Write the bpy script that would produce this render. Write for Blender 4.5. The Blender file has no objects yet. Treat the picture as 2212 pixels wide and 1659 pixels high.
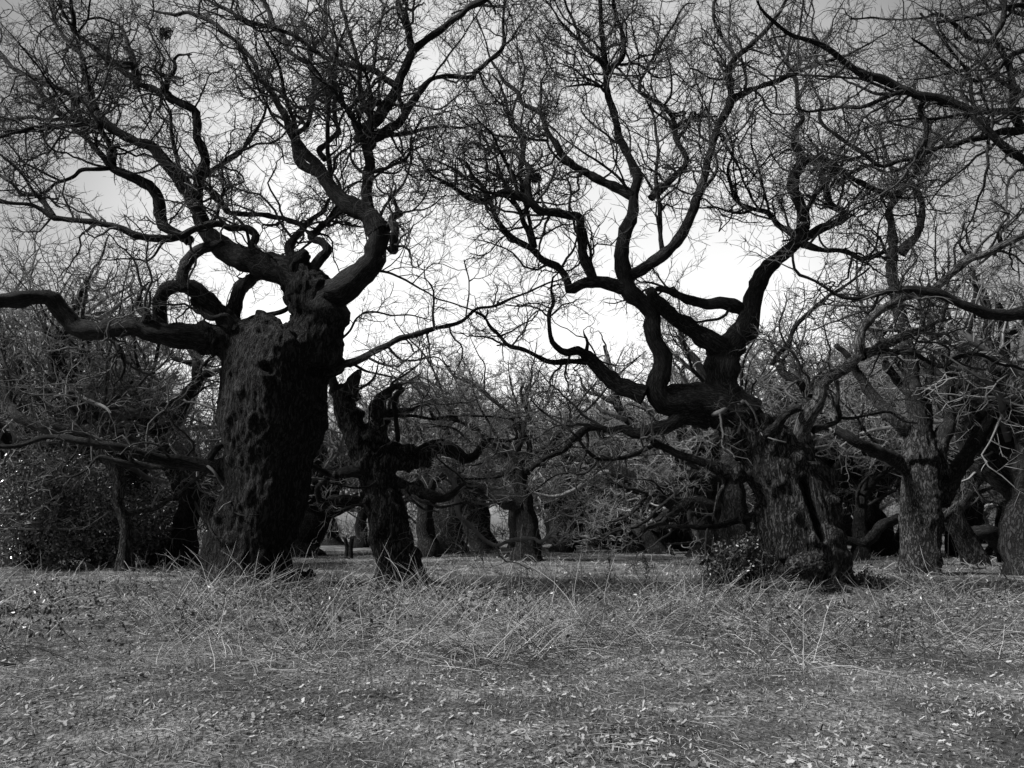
import bpy, math, random
import numpy as np
from mathutils import Vector, noise as mn

# ------------------------------------------------------------------ camera
SC = bpy.context.scene
F = 773.0; PITCH = math.atan(146.0/F); CAMZ = 1.5
cam_d = bpy.data.cameras.new('camera'); cam = bpy.data.objects.new('camera', cam_d)
SC.collection.objects.link(cam)
cam_d.sensor_width = 36.0; cam_d.lens = 36.0*F/1024.0
cam_d.clip_start = 0.05; cam_d.clip_end = 3000
cam.location = (0, 0, CAMZ); cam.rotation_euler = (math.pi/2+PITCH, 0, 0)
SC.camera = cam

# ------------------------------------------------------------------ world, sun, exposure
SUN_EL, SUN_AZ = math.radians(46), math.radians(-105)      # azimuth measured clockwise from +Y (straight ahead)
SKY_STRENGTH = 0.12
SUN_ENERGY = 1.5
EXPOSURE = 2.0
w = bpy.data.worlds.new('World'); SC.world = w; w.use_nodes = True
nt = w.node_tree; nt.nodes.clear()
wo = nt.nodes.new('ShaderNodeOutputWorld'); bg = nt.nodes.new('ShaderNodeBackground')
sky = nt.nodes.new('ShaderNodeTexSky'); sky.sky_type = 'NISHITA'; sky.sun_disc = False
sky.sun_elevation = SUN_EL; sky.sun_rotation = SUN_AZ
sky.air_density = 1.0; sky.dust_density = 4.0; sky.ozone_density = 1.0; sky.altitude = 0
bw = nt.nodes.new('ShaderNodeRGBToBW')
# overcast, with lens corner falloff painted into the sky: brightest ahead, darker outwards
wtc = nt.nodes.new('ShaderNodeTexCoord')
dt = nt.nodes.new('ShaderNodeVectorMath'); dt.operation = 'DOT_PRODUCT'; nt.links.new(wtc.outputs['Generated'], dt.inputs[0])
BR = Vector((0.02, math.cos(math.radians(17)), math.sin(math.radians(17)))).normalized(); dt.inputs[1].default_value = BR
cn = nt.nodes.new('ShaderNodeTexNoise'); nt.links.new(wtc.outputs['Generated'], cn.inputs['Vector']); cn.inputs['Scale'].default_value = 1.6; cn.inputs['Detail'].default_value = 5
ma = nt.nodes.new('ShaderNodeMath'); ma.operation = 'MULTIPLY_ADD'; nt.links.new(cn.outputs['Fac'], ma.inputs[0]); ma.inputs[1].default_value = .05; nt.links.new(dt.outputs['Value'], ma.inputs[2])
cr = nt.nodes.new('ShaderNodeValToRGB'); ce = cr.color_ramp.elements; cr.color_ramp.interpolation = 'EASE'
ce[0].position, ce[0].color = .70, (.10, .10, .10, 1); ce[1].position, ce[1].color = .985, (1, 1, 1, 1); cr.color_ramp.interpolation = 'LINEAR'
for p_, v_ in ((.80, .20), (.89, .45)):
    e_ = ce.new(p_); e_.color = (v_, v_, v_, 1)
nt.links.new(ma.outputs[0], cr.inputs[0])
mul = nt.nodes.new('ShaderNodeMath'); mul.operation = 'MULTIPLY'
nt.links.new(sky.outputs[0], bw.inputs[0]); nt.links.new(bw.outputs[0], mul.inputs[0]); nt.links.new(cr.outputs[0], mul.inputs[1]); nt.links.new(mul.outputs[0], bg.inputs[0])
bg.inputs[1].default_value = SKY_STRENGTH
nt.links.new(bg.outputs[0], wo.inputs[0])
sd = bpy.data.lights.new('sun', 'SUN'); sd.energy = SUN_ENERGY; sd.angle = math.radians(10); sd.color = (1, 0.995, 0.99)
so = bpy.data.objects.new('sun', sd); SC.collection.objects.link(so)
sdir = Vector((math.sin(SUN_AZ)*math.cos(SUN_EL), math.cos(SUN_AZ)*math.cos(SUN_EL), math.sin(SUN_EL)))
so.rotation_euler = sdir.to_track_quat('Z', 'Y').to_euler()
so.location = sdir*60
SC.view_settings.view_transform = 'Standard'; SC.view_settings.look = 'None'
SC.view_settings.exposure = EXPOSURE; SC.view_settings.gamma = 1.0
SC.view_settings.use_curve_mapping = False
SC.cycles.max_bounces = 4; SC.cycles.diffuse_bounces = 2; SC.cycles.glossy_bounces = 2
SC.cycles.transparent_max_bounces = 4

# ------------------------------------------------------------------ helpers
RNG = np.random.default_rng(7)

def ray(ovx, ovy):
    """direction through a point of the 2212 x 1659 survey picture, scaled to forward distance 1"""
    k = 1024/2212.0
    dx = (ovx*k-512)/F; dy = -(ovy*k-384)/F
    c, s = math.cos(PITCH), math.sin(PITCH)
    y = c - s*dy; z = s + c*dy
    return np.array([dx/y, 1.0, z/y]), 1.0/y
def at(ovx, ovy, D):
    r, ax = ray(ovx, ovy)
    return np.array([r[0]*D, D, CAMZ + r[2]*D])
def pxr(wov, ovx, ovy, D):
    """world radius of something wov survey pixels wide at forward distance D"""
    r, ax = ray(ovx, ovy)
    return 0.5*wov*(1024/2212.0)/F*D*ax
def ground_dist(ovx, ovy):
    r, _ = ray(ovx, ovy)
    return -CAMZ/r[2]

CROP = {'A': (0, 0, .3418), 'B': (702, 0, .3418), 'C': (1404, 0, .3652), 'D': (0, 540, .3418), 'E': (702, 540, .3418),
        'F': (1404, 540, .3652), 'G': (0, 1065, .5), 'H': (1106, 1065, .5), 'O': (0, 0, 1.0)}

def gh(x, y):
    """ground height"""
    x = np.asarray(x, float); y = np.asarray(y, float)
    h = 0.05*np.sin(x*0.55+1.3)*np.cos(y*0.47+.4) + 0.03*np.sin(x*1.7+y*1.1) + 0.015*np.sin(x*3.9-y*2.7+2)
    h = h*np.clip((np.hypot(x, y)-1)/6, 0, 1)
    h = h + 0.10*np.exp(-((y-14.5)/2.6)**2)*(0.6+0.4*np.sin(x*0.8))
    for (mx, my, mh, mr) in MOUNDS:
        h = h + mh*np.exp(-((x-mx)**2+(y-my)**2)/mr**2)
    return h
MOUNDS = []

def mesh_from(name, V, Q, mat, smooth=True, uv=None, tri=None):
    me = bpy.data.meshes.new(name)
    if Q is not None and len(Q):
        Q = np.asarray(Q); d = Q[:, 2] == Q[:, 3]
        if d.any():
            tri = Q[d][:, :3] if tri is None else np.concatenate([Q[d][:, :3], tri]); Q = Q[~d]
    nq = 0 if Q is None else len(Q); ntr = 0 if tri is None else len(tri)
    me.vertices.add(len(V)); me.vertices.foreach_set('co', np.asarray(V, np.float32).ravel())
    loops = []
    if nq: loops.append(np.asarray(Q, np.int32).ravel())
    if ntr: loops.append(np.asarray(tri, np.int32).ravel())
    loops = np.concatenate(loops)
    me.loops.add(len(loops)); me.loops.foreach_set('vertex_index', loops)
    me.polygons.add(nq+ntr)
    starts = np.concatenate([np.arange(nq)*4, nq*4+np.arange(ntr)*3]).astype(np.int32)
    me.polygons.foreach_set('loop_start', starts)
    if smooth: me.polygons.foreach_set('use_smooth', np.ones(nq+ntr, bool))
    if uv is not None:
        l = me.uv_layers.new(name='UVMap'); l.data.foreach_set('uv', np.asarray(uv, np.float32)[loops].ravel())
    me.update(calc_edges=True)
    me.materials.append(mat)
    return me

def link(name, me, parent=None, loc=None):
    o = bpy.data.objects.new(name, me); SC.collection.objects.link(o)
    if parent is not None: o.parent = parent
    if loc is not None: o.location = loc
    return o
def empty(name, loc, label, cat, group=None):
    o = bpy.data.objects.new(name, None); SC.collection.objects.link(o); o.location = loc
    o.empty_display_size = .3
    o['label'] = label; o['category'] = cat
    if group: o['group'] = group
    return o
def tag(o, label=None, cat=None, group=None, kind=None):
    if label: o['label'] = label
    if cat: o['category'] = cat
    if group: o['group'] = group
    if kind: o['kind'] = kind
    return o

def norm(v):
    return v/np.maximum(np.linalg.norm(v, axis=-1, keepdims=True), 1e-9)

def tubes(P, R, sides, lump=0.0, cap=False):
    """P (N,K,3), R (N,K) -> verts, quads, uv"""
    N, K, _ = P.shape
    T = np.empty_like(P); T[:, 1:-1] = P[:, 2:]-P[:, :-2]; T[:, 0] = P[:, 1]-P[:, 0]; T[:, -1] = P[:, -1]-P[:, -2]
    T = norm(T)
    ref = np.zeros((N, 3)); ax = np.argmin(np.abs(T[:, 0]), axis=1); ref[np.arange(N), ax] = 1
    n = norm(np.cross(T[:, 0], ref)); Ns = [n]
    for k in range(1, K):
        n = norm(n - T[:, k]*np.sum(n*T[:, k], axis=1, keepdims=True)); Ns.append(n)
    Nn = np.stack(Ns, 1); B = np.cross(T, Nn)
    th = np.arange(sides)/sides*2*np.pi
    Rr = R[:, :, None, None]
    V = P[:, :, None, :] + Rr*(np.cos(th)[None, None, :, None]*Nn[:, :, None, :] + np.sin(th)[None, None, :, None]*B[:, :, None, :])
    V = V.reshape(-1, 3)
    if sides == 3: return pointed(V.reshape(N, K, 3, 3), P)
    base = (np.arange(N)[:, None, None]*K + np.arange(K-1)[None, :, None])*sides
    s = np.arange(sides)[None, None, :]; s2 = (s+1) % sides
    Q = np.stack([base+s, base+s2, base+sides+s2, base+sides+s], -1).reshape(-1, 4)
    if cap and sides >= 4:
        pass
    L = np.concatenate([np.zeros((N, 1)), np.cumsum(np.linalg.norm(np.diff(P, axis=1), axis=2), axis=1)], 1)
    uv = np.stack([np.broadcast_to(np.abs(th/np.pi-1)[None, None, :]*3.14*np.maximum(R[:, :1, None], .02), (N, K, sides)),
                   np.broadcast_to(L[:, :, None], (N, K, sides))], -1).reshape(-1, 2)
    return V, Q, uv

def pointed(V, P):
    """three-sided twigs that end in one point; the last ring is dropped"""
    N, K = P.shape[:2]; m = (K-1)*3+1
    W = np.concatenate([V[:, :-1].reshape(N, -1, 3), P[:, -1:]], 1).reshape(-1, 3)
    b = (np.arange(N)[:, None, None]*m + np.arange(K-2)[None, :, None]*3); s = np.arange(3)[None, None, :]; s2 = (s+1) % 3
    Q = np.stack([b+s, b+s2, b+3+s2, b+3+s], -1).reshape(-1, 4)
    e = np.arange(N)[:, None]*m; s = np.arange(3)[None]
    T = np.stack([e+(K-2)*3+s, e+(K-2)*3+(s+1) % 3, e+(K-1)*3+s*0], -1).reshape(-1, 3)
    T = np.concatenate([T, T[:, 2:]], 1)      # triangle marked by a repeated last corner
    return W, np.concatenate([Q, T]), np.zeros((len(W), 2))

def resample(P, R, step):
    """catmull-rom through points then even spacing"""
    P = np.asarray(P); R = np.asarray(R); n = len(P)
    if n == 2:
        P = np.array([P[0], (P[0]+P[1])/2, P[1]]); R = np.array([R[0], (R[0]+R[1])/2, R[1]]); n = 3
    X = np.vstack([2*P[0]-P[1], P, 2*P[-1]-P[-2]]); out = []; ro = []
    for i in range(n-1):
        p0, p1, p2, p3 = X[i:i+4]
        for t in np.linspace(0, 1, 9)[:-1]:
            out.append(.5*((2*p1)+(-p0+p2)*t+(2*p0-5*p1+4*p2-p3)*t*t+(-p0+3*p1-3*p2+p3)*t**3)); ro.append(R[i]*(1-t)+R[i+1]*t)
    out.append(P[-1]); ro.append(R[-1]); out = np.array(out); ro = np.array(ro)
    d = np.concatenate([[0], np.cumsum(np.linalg.norm(np.diff(out, axis=0), axis=1))])
    m = max(3, int(d[-1]/step)+1); q = np.linspace(0, d[-1], m)
    return np.stack([np.interp(q, d, out[:, c]) for c in range(3)], 1), np.interp(q, d, ro)

def segs_of(P, R):
    """flatten batches to segment table"""
    S = P[:, :-1].reshape(-1, 3); E = P[:, 1:].reshape(-1, 3)
    r = R[:, :-1].reshape(-1); K = P.shape[1]
    fr = np.tile(np.arange(K-1)/(K-1), P.shape[0])
    return S, E, r, fr

def grow(rng, segs, n, length, ang, K, sigma, up, r_ratio, rmin, rmax, tip, center=None, out=0.15, fr_min=0.0, wexp=0.0):
    S, E, r, fr = segs
    l = np.linalg.norm(E-S, axis=1)
    wgt = l*(fr >= fr_min)*(np.maximum(r, 1e-3)**wexp)
    if wgt.sum() <= 0: wgt = l
    idx = rng.choice(len(l), n, p=wgt/wgt.sum())
    t = rng.random(n)[:, None]
    P0 = S[idx]*(1-t)+E[idx]*t
    T = norm(E[idx]-S[idx])
    a = rng.normal(size=(n, 3)); a = norm(a - T*np.sum(a*T, 1, keepdims=True))
    a[:, 2] += up*1.2; a = norm(a)
    an = rng.uniform(ang[0], ang[1], n)[:, None]
    d = norm(T*np.cos(an)+a*np.sin(an))
    if center is not None: od = norm(P0-center)
    else: od = np.zeros_like(P0)
    Ls = rng.uniform(length[0], length[1], n)*(1.15-0.6*fr[idx])
    r0 = np.clip(r[idx]*r_ratio*rng.uniform(.75, 1.1, n), rmin, rmax)
    P = np.empty((n, K, 3)); P[:, 0] = P0; R = np.empty((n, K))
    st = (Ls/(K-1))[:, None]
    drift = rng.normal(size=(n, 3))*sigma; d0 = d.copy()
    for k in range(1, K):
        drift = drift*0.5 + rng.normal(size=(n, 3))*sigma*(.45 if K > 12 else .3)
        d = norm(d*.8 + d0*.2 + drift + rng.normal(size=(n, 3))*sigma*(.35 if K > 12 else .75) + np.array([0, 0, up]) + od*out)
        P[:, k] = P[:, k-1]+d*st*rng.uniform(.8, 1.2, (n, 1))
    tt = np.linspace(0, 1, K)[None]
    R = r0[:, None]*(1-tt)**0.8*(1-tip) + r0[:, None]*tip
    return P, R

def cat_meshes(parts):
    V = []; Q = []; U = []; o = 0
    for v, q, u in parts:
        V.append(v); Q.append(q+o); U.append(u); o += len(v)
    return np.concatenate(V), np.concatenate(Q), np.concatenate(U)

# ------------------------------------------------------------------ materials (all neutral greys: the place is seen in black and white)
def new_mat(name):
    m = bpy.data.materials.new(name); m.use_nodes = True; t = m.node_tree
    return m, t, t.nodes['Principled BSDF']
def ramp(t, fac, stops):
    n = t.nodes.new('ShaderNodeValToRGB'); e = n.color_ramp.elements
    e[0].position, e[0].color = stops[0][0], (stops[0][1],)*3+(1,)
    e[1].position, e[1].color = stops[-1][0], (stops[-1][1],)*3+(1,)
    for p, c in stops[1:-1]:
        x = e.new(p); x.color = (c, c, c, 1)
    t.links.new(fac, n.inputs[0]); return n.outputs[0]
def tex(t, kind, vec, scale, detail=4, rough=.6, **kw):
    n = t.nodes.new('ShaderNodeTex'+kind); t.links.new(vec, n.inputs['Vector']); n.inputs['Scale'].default_value = scale
    if kind == 'Noise': n.inputs['Detail'].default_value = detail; n.inputs['Roughness'].default_value = rough
    for k, v in kw.items(): setattr(n, k, v)
    return n
def mapping(t, src, scale):
    m = t.nodes.new('ShaderNodeMapping'); t.links.new(src, m.inputs[0]); m.inputs['Scale'].default_value = scale; return m.outputs[0]
def math_n(t, op, a, b):
    n = t.nodes.new('ShaderNodeMath'); n.operation = op
    for i, v in enumerate((a, b)):
        if isinstance(v, (int, float)): n.inputs[i].default_value = v
        else: t.links.new(v, n.inputs[i])
    return n.outputs[0]

def bark(name, lo, hi, use_uv, fiss=14, lichen=0.0, disp=0.03):
    m, t, b = new_mat(name)
    tc = t.nodes.new('ShaderNodeTexCoord')
    src = tc.outputs['UV'] if use_uv else tc.outputs['Object']
    # wobble the coordinates so that furrows wander
    nz = tex(t, 'Noise', tc.outputs['Object'], 2.2, 3)
    add = t.nodes.new('ShaderNodeVectorMath'); add.operation = 'MULTIPLY_ADD'
    t.links.new(nz.outputs['Color'], add.inputs[0]); add.inputs[1].default_value = (.22, .22, .22); t.links.new(src, add.inputs[2])
    mp = mapping(t, add.outputs[0], (1, .2, 1) if use_uv else (1, 1, .22))
    v = tex(t, 'Noise', mp, fiss*1.3, 3, .55)
    n1 = tex(t, 'Noise', mp, fiss*2.2, 6, .7)
    big = tex(t, 'Noise', tc.outputs['Object'], 1.3, 5, .6)
    edge = ramp(t, v.outputs['Fac'], [(.40, 1), (.49, .0), (.51, .0), (.60, 1)])
    h = math_n(t, 'ADD', edge, n1.outputs['Fac'])
    base = ramp(t, math_n(t, 'MULTIPLY', h, .6), [(.2, lo*.4), (.6, lo), (.95, hi)])
    lic = ramp(t, big.outputs['Fac'], [(.52, 0), (.72, 1)])
    mx = t.nodes.new('ShaderNodeMix'); mx.data_type = 'RGBA'
    t.links.new(math_n(t, 'MULTIPLY', lic, lichen), mx.inputs[0]); t.links.new(base, mx.inputs[6]); mx.inputs[7].default_value = (hi*2.2,)*3+(1,)
    t.links.new(mx.outputs[2], b.inputs['Base Color'])
    b.inputs['Roughness'].default_value = .9
    b.inputs['Specular IOR Level'].default_value = .25
    bp = t.nodes.new('ShaderNodeBump'); bp.inputs['Strength'].default_value = 1.0; bp.inputs['Distance'].default_value = disp
    t.links.new(h, bp.inputs['Height']); t.links.new(bp.outputs[0], b.inputs['Normal'])
    return m

def plain(name, lo, hi, scale=3, rough=.8, spec=.3):
    m, t, b = new_mat(name)
    tc = t.nodes.new('ShaderNodeTexCoord')
    n = tex(t, 'Noise', tc.outputs['Object'], scale, 4)
    g = t.nodes.new('ShaderNodeNewGeometry')
    f = math_n(t, 'ADD', math_n(t, 'MULTIPLY', n.outputs['Fac'], .5), math_n(t, 'MULTIPLY', g.outputs['Random Per Island'], .5))
    t.links.new(ramp(t, f, [(.25, lo), (.75, hi)]), b.inputs['Base Color'])
    b.inputs['Roughness'].default_value = rough; b.inputs['Specular IOR Level'].default_value = spec
    return m

M_TRUNK = bark('oak_trunk_bark', .007, .034, False, 11, .08, .035)
M_TRUNK2 = bark('oak_trunk_bark_grey', .014, .085, False, 11, .15, .035)
M_LIMB = bark('oak_limb_bark', .014, .05, True, 16, .35, .02)
M_LIMB3 = bark('oak_limb_bark_lit_lichen', .06, .24, True, 16, .5, .02)  # paler lichen-patched bark, with top light on the right-hand limbs put into its colour
M_LIMB2 = bark('oak_limb_bark_grey', .03, .11, True, 16, .6, .02)
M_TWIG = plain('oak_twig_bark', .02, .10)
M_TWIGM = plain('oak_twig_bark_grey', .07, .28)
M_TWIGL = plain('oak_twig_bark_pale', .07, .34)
M_DEAD = plain('bare_dead_wood', .08, .24, 6)

def ground_mat():
    m, t, b = new_mat('meadow_ground')
    tc = t.nodes.new('ShaderNodeTexCoord')
    n1 = tex(t, 'Noise', tc.outputs['Object'], 14, 8, .75)
    n2 = tex(t, 'Noise', tc.outputs['Object'], .6, 4, .6)
    v = tex(t, 'Voronoi', tc.outputs['Object'], 26)
    f = math_n(t, 'ADD', math_n(t, 'MULTIPLY', n1.outputs['Fac'], .55), math_n(t, 'MULTIPLY', n2.outputs['Fac'], .45))
    c = ramp(t, f, [(.40, .02), (.5, .085), (.62, .34)])
    t.links.new(c, b.inputs['Base Color']); b.inputs['Roughness'].default_value = .95
    bp = t.nodes.new('ShaderNodeBump'); bp.inputs['Distance'].default_value = .04
    t.links.new(math_n(t, 'ADD', n1.outputs['Fac'], v.outputs['Distance']), bp.inputs['Height']); t.links.new(bp.outputs[0], b.inputs['Normal'])
    return m
M_GROUND = ground_mat()
M_GRASS = plain('short_meadow_grass', .04, .36, .9)
M_STRAW = plain('dead_straw', .07, .5, 1.5)
M_BRAMBLE = plain('bramble_stem', .02, .10, 1.5)
M_LEAF = plain('fallen_oak_leaf', .08, .42, 1.2, .75, .15)
M_HOLLY = plain('holly_leaf', .03, .34, 1.5, .2, .8)
M_IVY = plain('ivy_leaf', .03, .10, 1.5, .35, .5)
M_DARK = plain('shrub_stem', .02, .05)

# ------------------------------------------------------------------ traced oaks
class Oak:
    """limbs traced in survey pixels, set at their own real distances around the tree's"""
    def __init__(s, base, label, D=None, seed=1, trunk_mat=None, limb_mat=None, group='old bare oaks of the wood pasture', label_cat='oak'):
        s.D = D or ground_dist(*base)
        p = at(base[0], base[1], s.D); p[2] = float(gh(p[0], p[1])); s.o = p
        s.root = empty('oak_tree', p, label, 'oak tree', group)
        s.rng = np.random.default_rng(seed); s.lines = []; s.limbs = []; s.mats = {}
        s.tm = trunk_mat or M_TRUNK; s.lm = limb_mat or M_LIMB
    def _pts(s, crop, txt):
        ox, oy, k = CROP[crop]; pts = []
        for q in txt.split():
            a = [float(v) for v in q.split(',')]
            pts.append([ox+a[0]*k, oy+a[1]*k, a[2]*k if len(a) > 2 else np.nan])
        return pts
    def trunk(s, rows, squash=1.0, depth=0.0):
        """rows: (left, right, y) survey pixels from the ground up"""
        C = []; R = []
        for l, r, y in rows:
            c = at((l+r)/2, y, s.D+depth); C.append(c); R.append(pxr(r-l, (l+r)/2, y, s.D))
        C = np.array(C); R = np.array(R); C[0, 2] = min(C[0, 2], s.o[2]-.15)
        s.tr = resample(C, R, .12)
        s.lines.append((s.tr[0], s.tr[1], 'trunk'))
    def limb(s, de, *pieces, flare=1.3, start=None, wig=.5, mat=None):
        """de: how far the tip lies behind (+) or before (-) the point where it leaves its parent, metres"""
        pts = []
        for i in range(0, len(pieces), 2): pts += s._pts(pieces[i], pieces[i+1])
        pts = np.array(pts); w_ = pts[:, 2]; ok = ~np.isnan(w_)
        if ok.sum() == 0: w_[:] = 8; ok[:] = True
        w_ = np.interp(np.arange(len(w_)), np.where(ok)[0], w_[ok])
        L = np.concatenate([[0], np.cumsum(np.hypot(np.diff(pts[:, 0]), np.diff(pts[:, 1])))]); L /= L[-1]
        d0 = s.D if start is None else s.D+start
        if start is None and s.lines:
            k = 1024/2212.0; best = 1e9
            for P, R, nm in s.lines:
                W = P
                c_, s_ = math.cos(PITCH), math.sin(PITCH); y = W[:, 1]; z = W[:, 2]-CAMZ
                fw = c_*y+s_*z; upc = -s_*y+c_*z
                px = (512+F*W[:, 0]/fw)/k; py = (384-F*upc/fw)/k
                dd = np.hypot(px-pts[0, 0], py-pts[0, 1]); j = int(np.argmin(dd))
                if dd[j] < best: best = dd[j]; d0 = W[j, 1]; jp = W[j]
        rng = s.rng; ph = rng.uniform(0, 6.28)
        P = []; R = []
        for (x, y, _), t, ww in zip(pts, L, w_):
            D = d0 + de*t**1.1 + 0.35*math.sin(ph+t*7)*min(1, t*3)*min(1, abs(de)+.3)
            P.append(at(x, y, D)); R.append(pxr(ww, x, y, D))
        P = np.array(P); R = np.array(R)
        q, r = resample(P, R, max(.07, min(.16, R.max()*.8)))
        n = len(q); tt = np.linspace(0, 1, n)
        # crookedness between the traced points
        a = np.zeros((n, 3)); drift = np.zeros(3)
        for i in range(n):
            v = q[i]*1.9
            a[i] = [mn.noise(Vector(v+ph)), mn.noise(Vector(v+ph+31)), mn.noise(Vector(v+ph+77))]
        q = q + a*.10*wig*np.minimum(1, tt*6)[:, None]
        r = r*(1+.16*np.array([mn.noise(Vector(v*3.1+ph)) for v in q]))
        r = r*(1+(flare-1)*np.exp(-tt*(n*.12)/3.0))
        s.lines.append((q, r, 'limb')); s.limbs.append((q, r)); s.mats[len(s.limbs)-1] = mat
        return s
    def extra(s, n, length, r0, up=.05, fr=(.55, 1.0), sigma=.28, K=16):
        """further limbs of the same kind in depth, where the picture shows only a tangle"""
        seg = [segs_of(P[None], R[None]) for P, R, nm in s.lines]
        big = [np.concatenate([x[i] for x in seg]) for i in range(4)]
        keep = (big[0][:, 2] > s.o[2]+fr[0]*s.height()) & (big[2] > r0*.6)
        if keep.sum() < 2: keep[:] = True
        big = [b[keep] for b in big]
        P, R = grow(s.rng, big, n, length, (.5, 1.3), K, sigma, up, .6, r0*.5, r0, .22, s.center(), .12, 0, 0)
        for p, r in zip(P, R):
            q, rr = resample(p, r, .14)
            q[:, 2] = np.maximum(q[:, 2], 1.0)
            s.lines.append((q, rr, 'limb')); s.limbs.append((q, rr))
    def height(s): return max(P[:, 2].max() for P, R, n in s.lines)-s.o[2]
    def center(s):
        P = s.tr[0]; c = P[-1].copy(); return c
    def build(s, sides=10, dens=1.0, twig_mat=None, l1=.27, lens=((.9, 3.0), (.35, 1.1), (.14, .5)), remesh=None, nearr=(.012, .0078), lowtwigs=0, trunk_lobes=(), counts=None, maxr=.11, lowz=3.6, burr=None):
        tw = twig_mat or M_TWIG; o = s.o
        # trunk: lofted, limb collars blended in by a voxel remesh, then furrowed
        P, R = s.tr; 
        V, Q, uv = tubes(P[None], R[None], 28)
        V = V.reshape(len(P), 28, 3)
        c = P[:, None, :]
        H = P[-1, 2]-P[0, 2]
        th = np.arange(28)/28*2*np.pi
        hz = (P[:, 2]-P[0, 2])
        root = np.exp(-hz/0.45)
        lob = 1+.05*np.cos(th*3+1.1)[None]+.045*np.cos(th*5+2+hz[:, None]*.25)+root[:, None]*(.10+.12*np.cos(th*6+.7)[None])
        V = c+(V-c)*lob[:, :, None]
        V = V.reshape(-1, 3)
        parts = [(V, Q, uv)]
        top = V[-28:].mean(0)
        for extra in trunk_lobes:
            q, r = extra; parts.append(tubes(np.asarray(q)[None], np.asarray(r)[None], 14))
        if remesh:
            vs = remesh
            for q, r in s.limbs:
                if r[0] > .13 and np.min(np.linalg.norm(P-q[0], axis=1)-R) < .25:
                    d = np.concatenate([[0], np.cumsum(np.linalg.norm(np.diff(q, axis=0), axis=1))])
                    m = max(4, int(np.searchsorted(d, 1.1+r[0])));
                    if m < len(q):
                        q2 = q[:m]; r2 = r[:m]*np.linspace(1.25, .97, m)
                        parts.append(tubes(q2[None], r2[None], 12))
            # close the tube ends so that the voxel remesh sees solids
            Vs = []; Qs = []; Ts = []; of = 0
            for (v, q, u), sd_ in zip(parts, [28]+[14]*len(trunk_lobes)+[12]*50):
                nv = len(v); c0 = v[:sd_].mean(0); c1 = v[-sd_:].mean(0)
                v2 = np.vstack([v, c0, c1]); i = np.arange(sd_); j = (i+1) % sd_
                Ts.append(np.stack([j, i, np.full(sd_, nv)], 1)+of); Ts.append(np.stack([i+nv-sd_, j+nv-sd_, np.full(sd_, nv+1)], 1)+of)
                Vs.append(v2); Qs.append(q+of); of += len(v2)
            me = mesh_from('trunk', np.concatenate(Vs)-o, np.concatenate(Qs), s.tm, tri=np.concatenate(Ts))
            ob = link('trunk', me, s.root)
            md = ob.modifiers.new('r', 'REMESH'); md.mode = 'VOXEL'; md.voxel_size = vs; md.use_smooth_shade = True
            sm = ob.modifiers.new('s', 'SMOOTH'); sm.factor = .5; sm.iterations = 8
            dg = bpy.context.evaluated_depsgraph_get()
            m2 = bpy.data.meshes.new_from_object(ob.evaluated_get(dg)); ob.modifiers.clear(); ob.data = m2
            m2.materials.clear(); m2.materials.append(s.tm)
            n = len(m2.vertices); co = np.empty(n*3, np.float32); m2.vertices.foreach_get('co', co); co = co.reshape(-1, 3)
            no = np.empty(n*3, np.float32); m2.vertices.foreach_get('normal', no); no = no.reshape(-1, 3)
            dsp = np.empty(n); burr = burr if burr is not None else (1.0 if R.mean() > .7 else .45)
            for i in range(n):
                x, y, z = co[i].tolist()
                a = mn.noise(Vector((x*6.5, y*6.5, z*1.1)))
                b = mn.noise(Vector((x*1.4+9, y*1.4, z*1.2)))
                c_ = mn.noise(Vector((x*3+5, y*3, z*2.4)))
                dsp[i] = -abs(a)*.085 + b*.12*burr + max(0, c_-.2)*.40*burr + mn.noise(Vector((x*12, y*12, z*6)))*.03
            dsp = dsp*min(1.0, R.mean()/.6)
            W = co+o; k_ = 1024/2212.0; c_, s_ = math.cos(PITCH), math.sin(PITCH); zz = W[:, 2]-CAMZ; fw = c_*W[:, 1]+s_*zz
            sx = (512+F*W[:, 0]/fw)/k_; sy = (384-F*(-s_*W[:, 1]+c_*zz)/fw)/k_; front = no[:, 1] < .15
            for path, wd, dp in getattr(s, 'carve', []):
                pts_ = np.concatenate([np.linspace(a, b, 12) for a, b in zip(path[:-1], path[1:])])
                dd = np.min(np.hypot(sx[:, None]-pts_[None, :, 0], sy[:, None]-pts_[None, :, 1]), axis=1)
                dsp = dsp-front*dp*np.exp(-(dd/wd)**4)
            co = co+no*dsp[:, None]
            m2.vertices.foreach_set('co', co.astype(np.float32).ravel()); m2.polygons.foreach_set('use_smooth', np.ones(len(m2.polygons), bool)); m2.update()
        else:
            V, Q, uv = cat_meshes(parts)
            k0 = len(P)*28
            V = np.vstack([V, top+[0, 0, R[-1]*.4]]); uv = np.vstack([uv, [0, 0]])
            i = np.arange(28); tr_ = np.stack([i+k0-28, (i+1) % 28+k0-28, np.full(28, len(V)-1)], 1)
            for i in range(len(V)):
                x, y, z = V[i].tolist()
                V[i] += norm(V[i]-P[np.argmin(np.abs(P[:, 2]-z))])*(mn.noise(Vector((x*5, y*5, z*1.2)))*.07+mn.noise(Vector((x*1.5, y*1.5, z*1.5)))*.10)*min(1, R.mean()/.5)
            link('trunk', mesh_from('trunk', V-o, Q, s.tm, tri=tr_), s.root)
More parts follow.
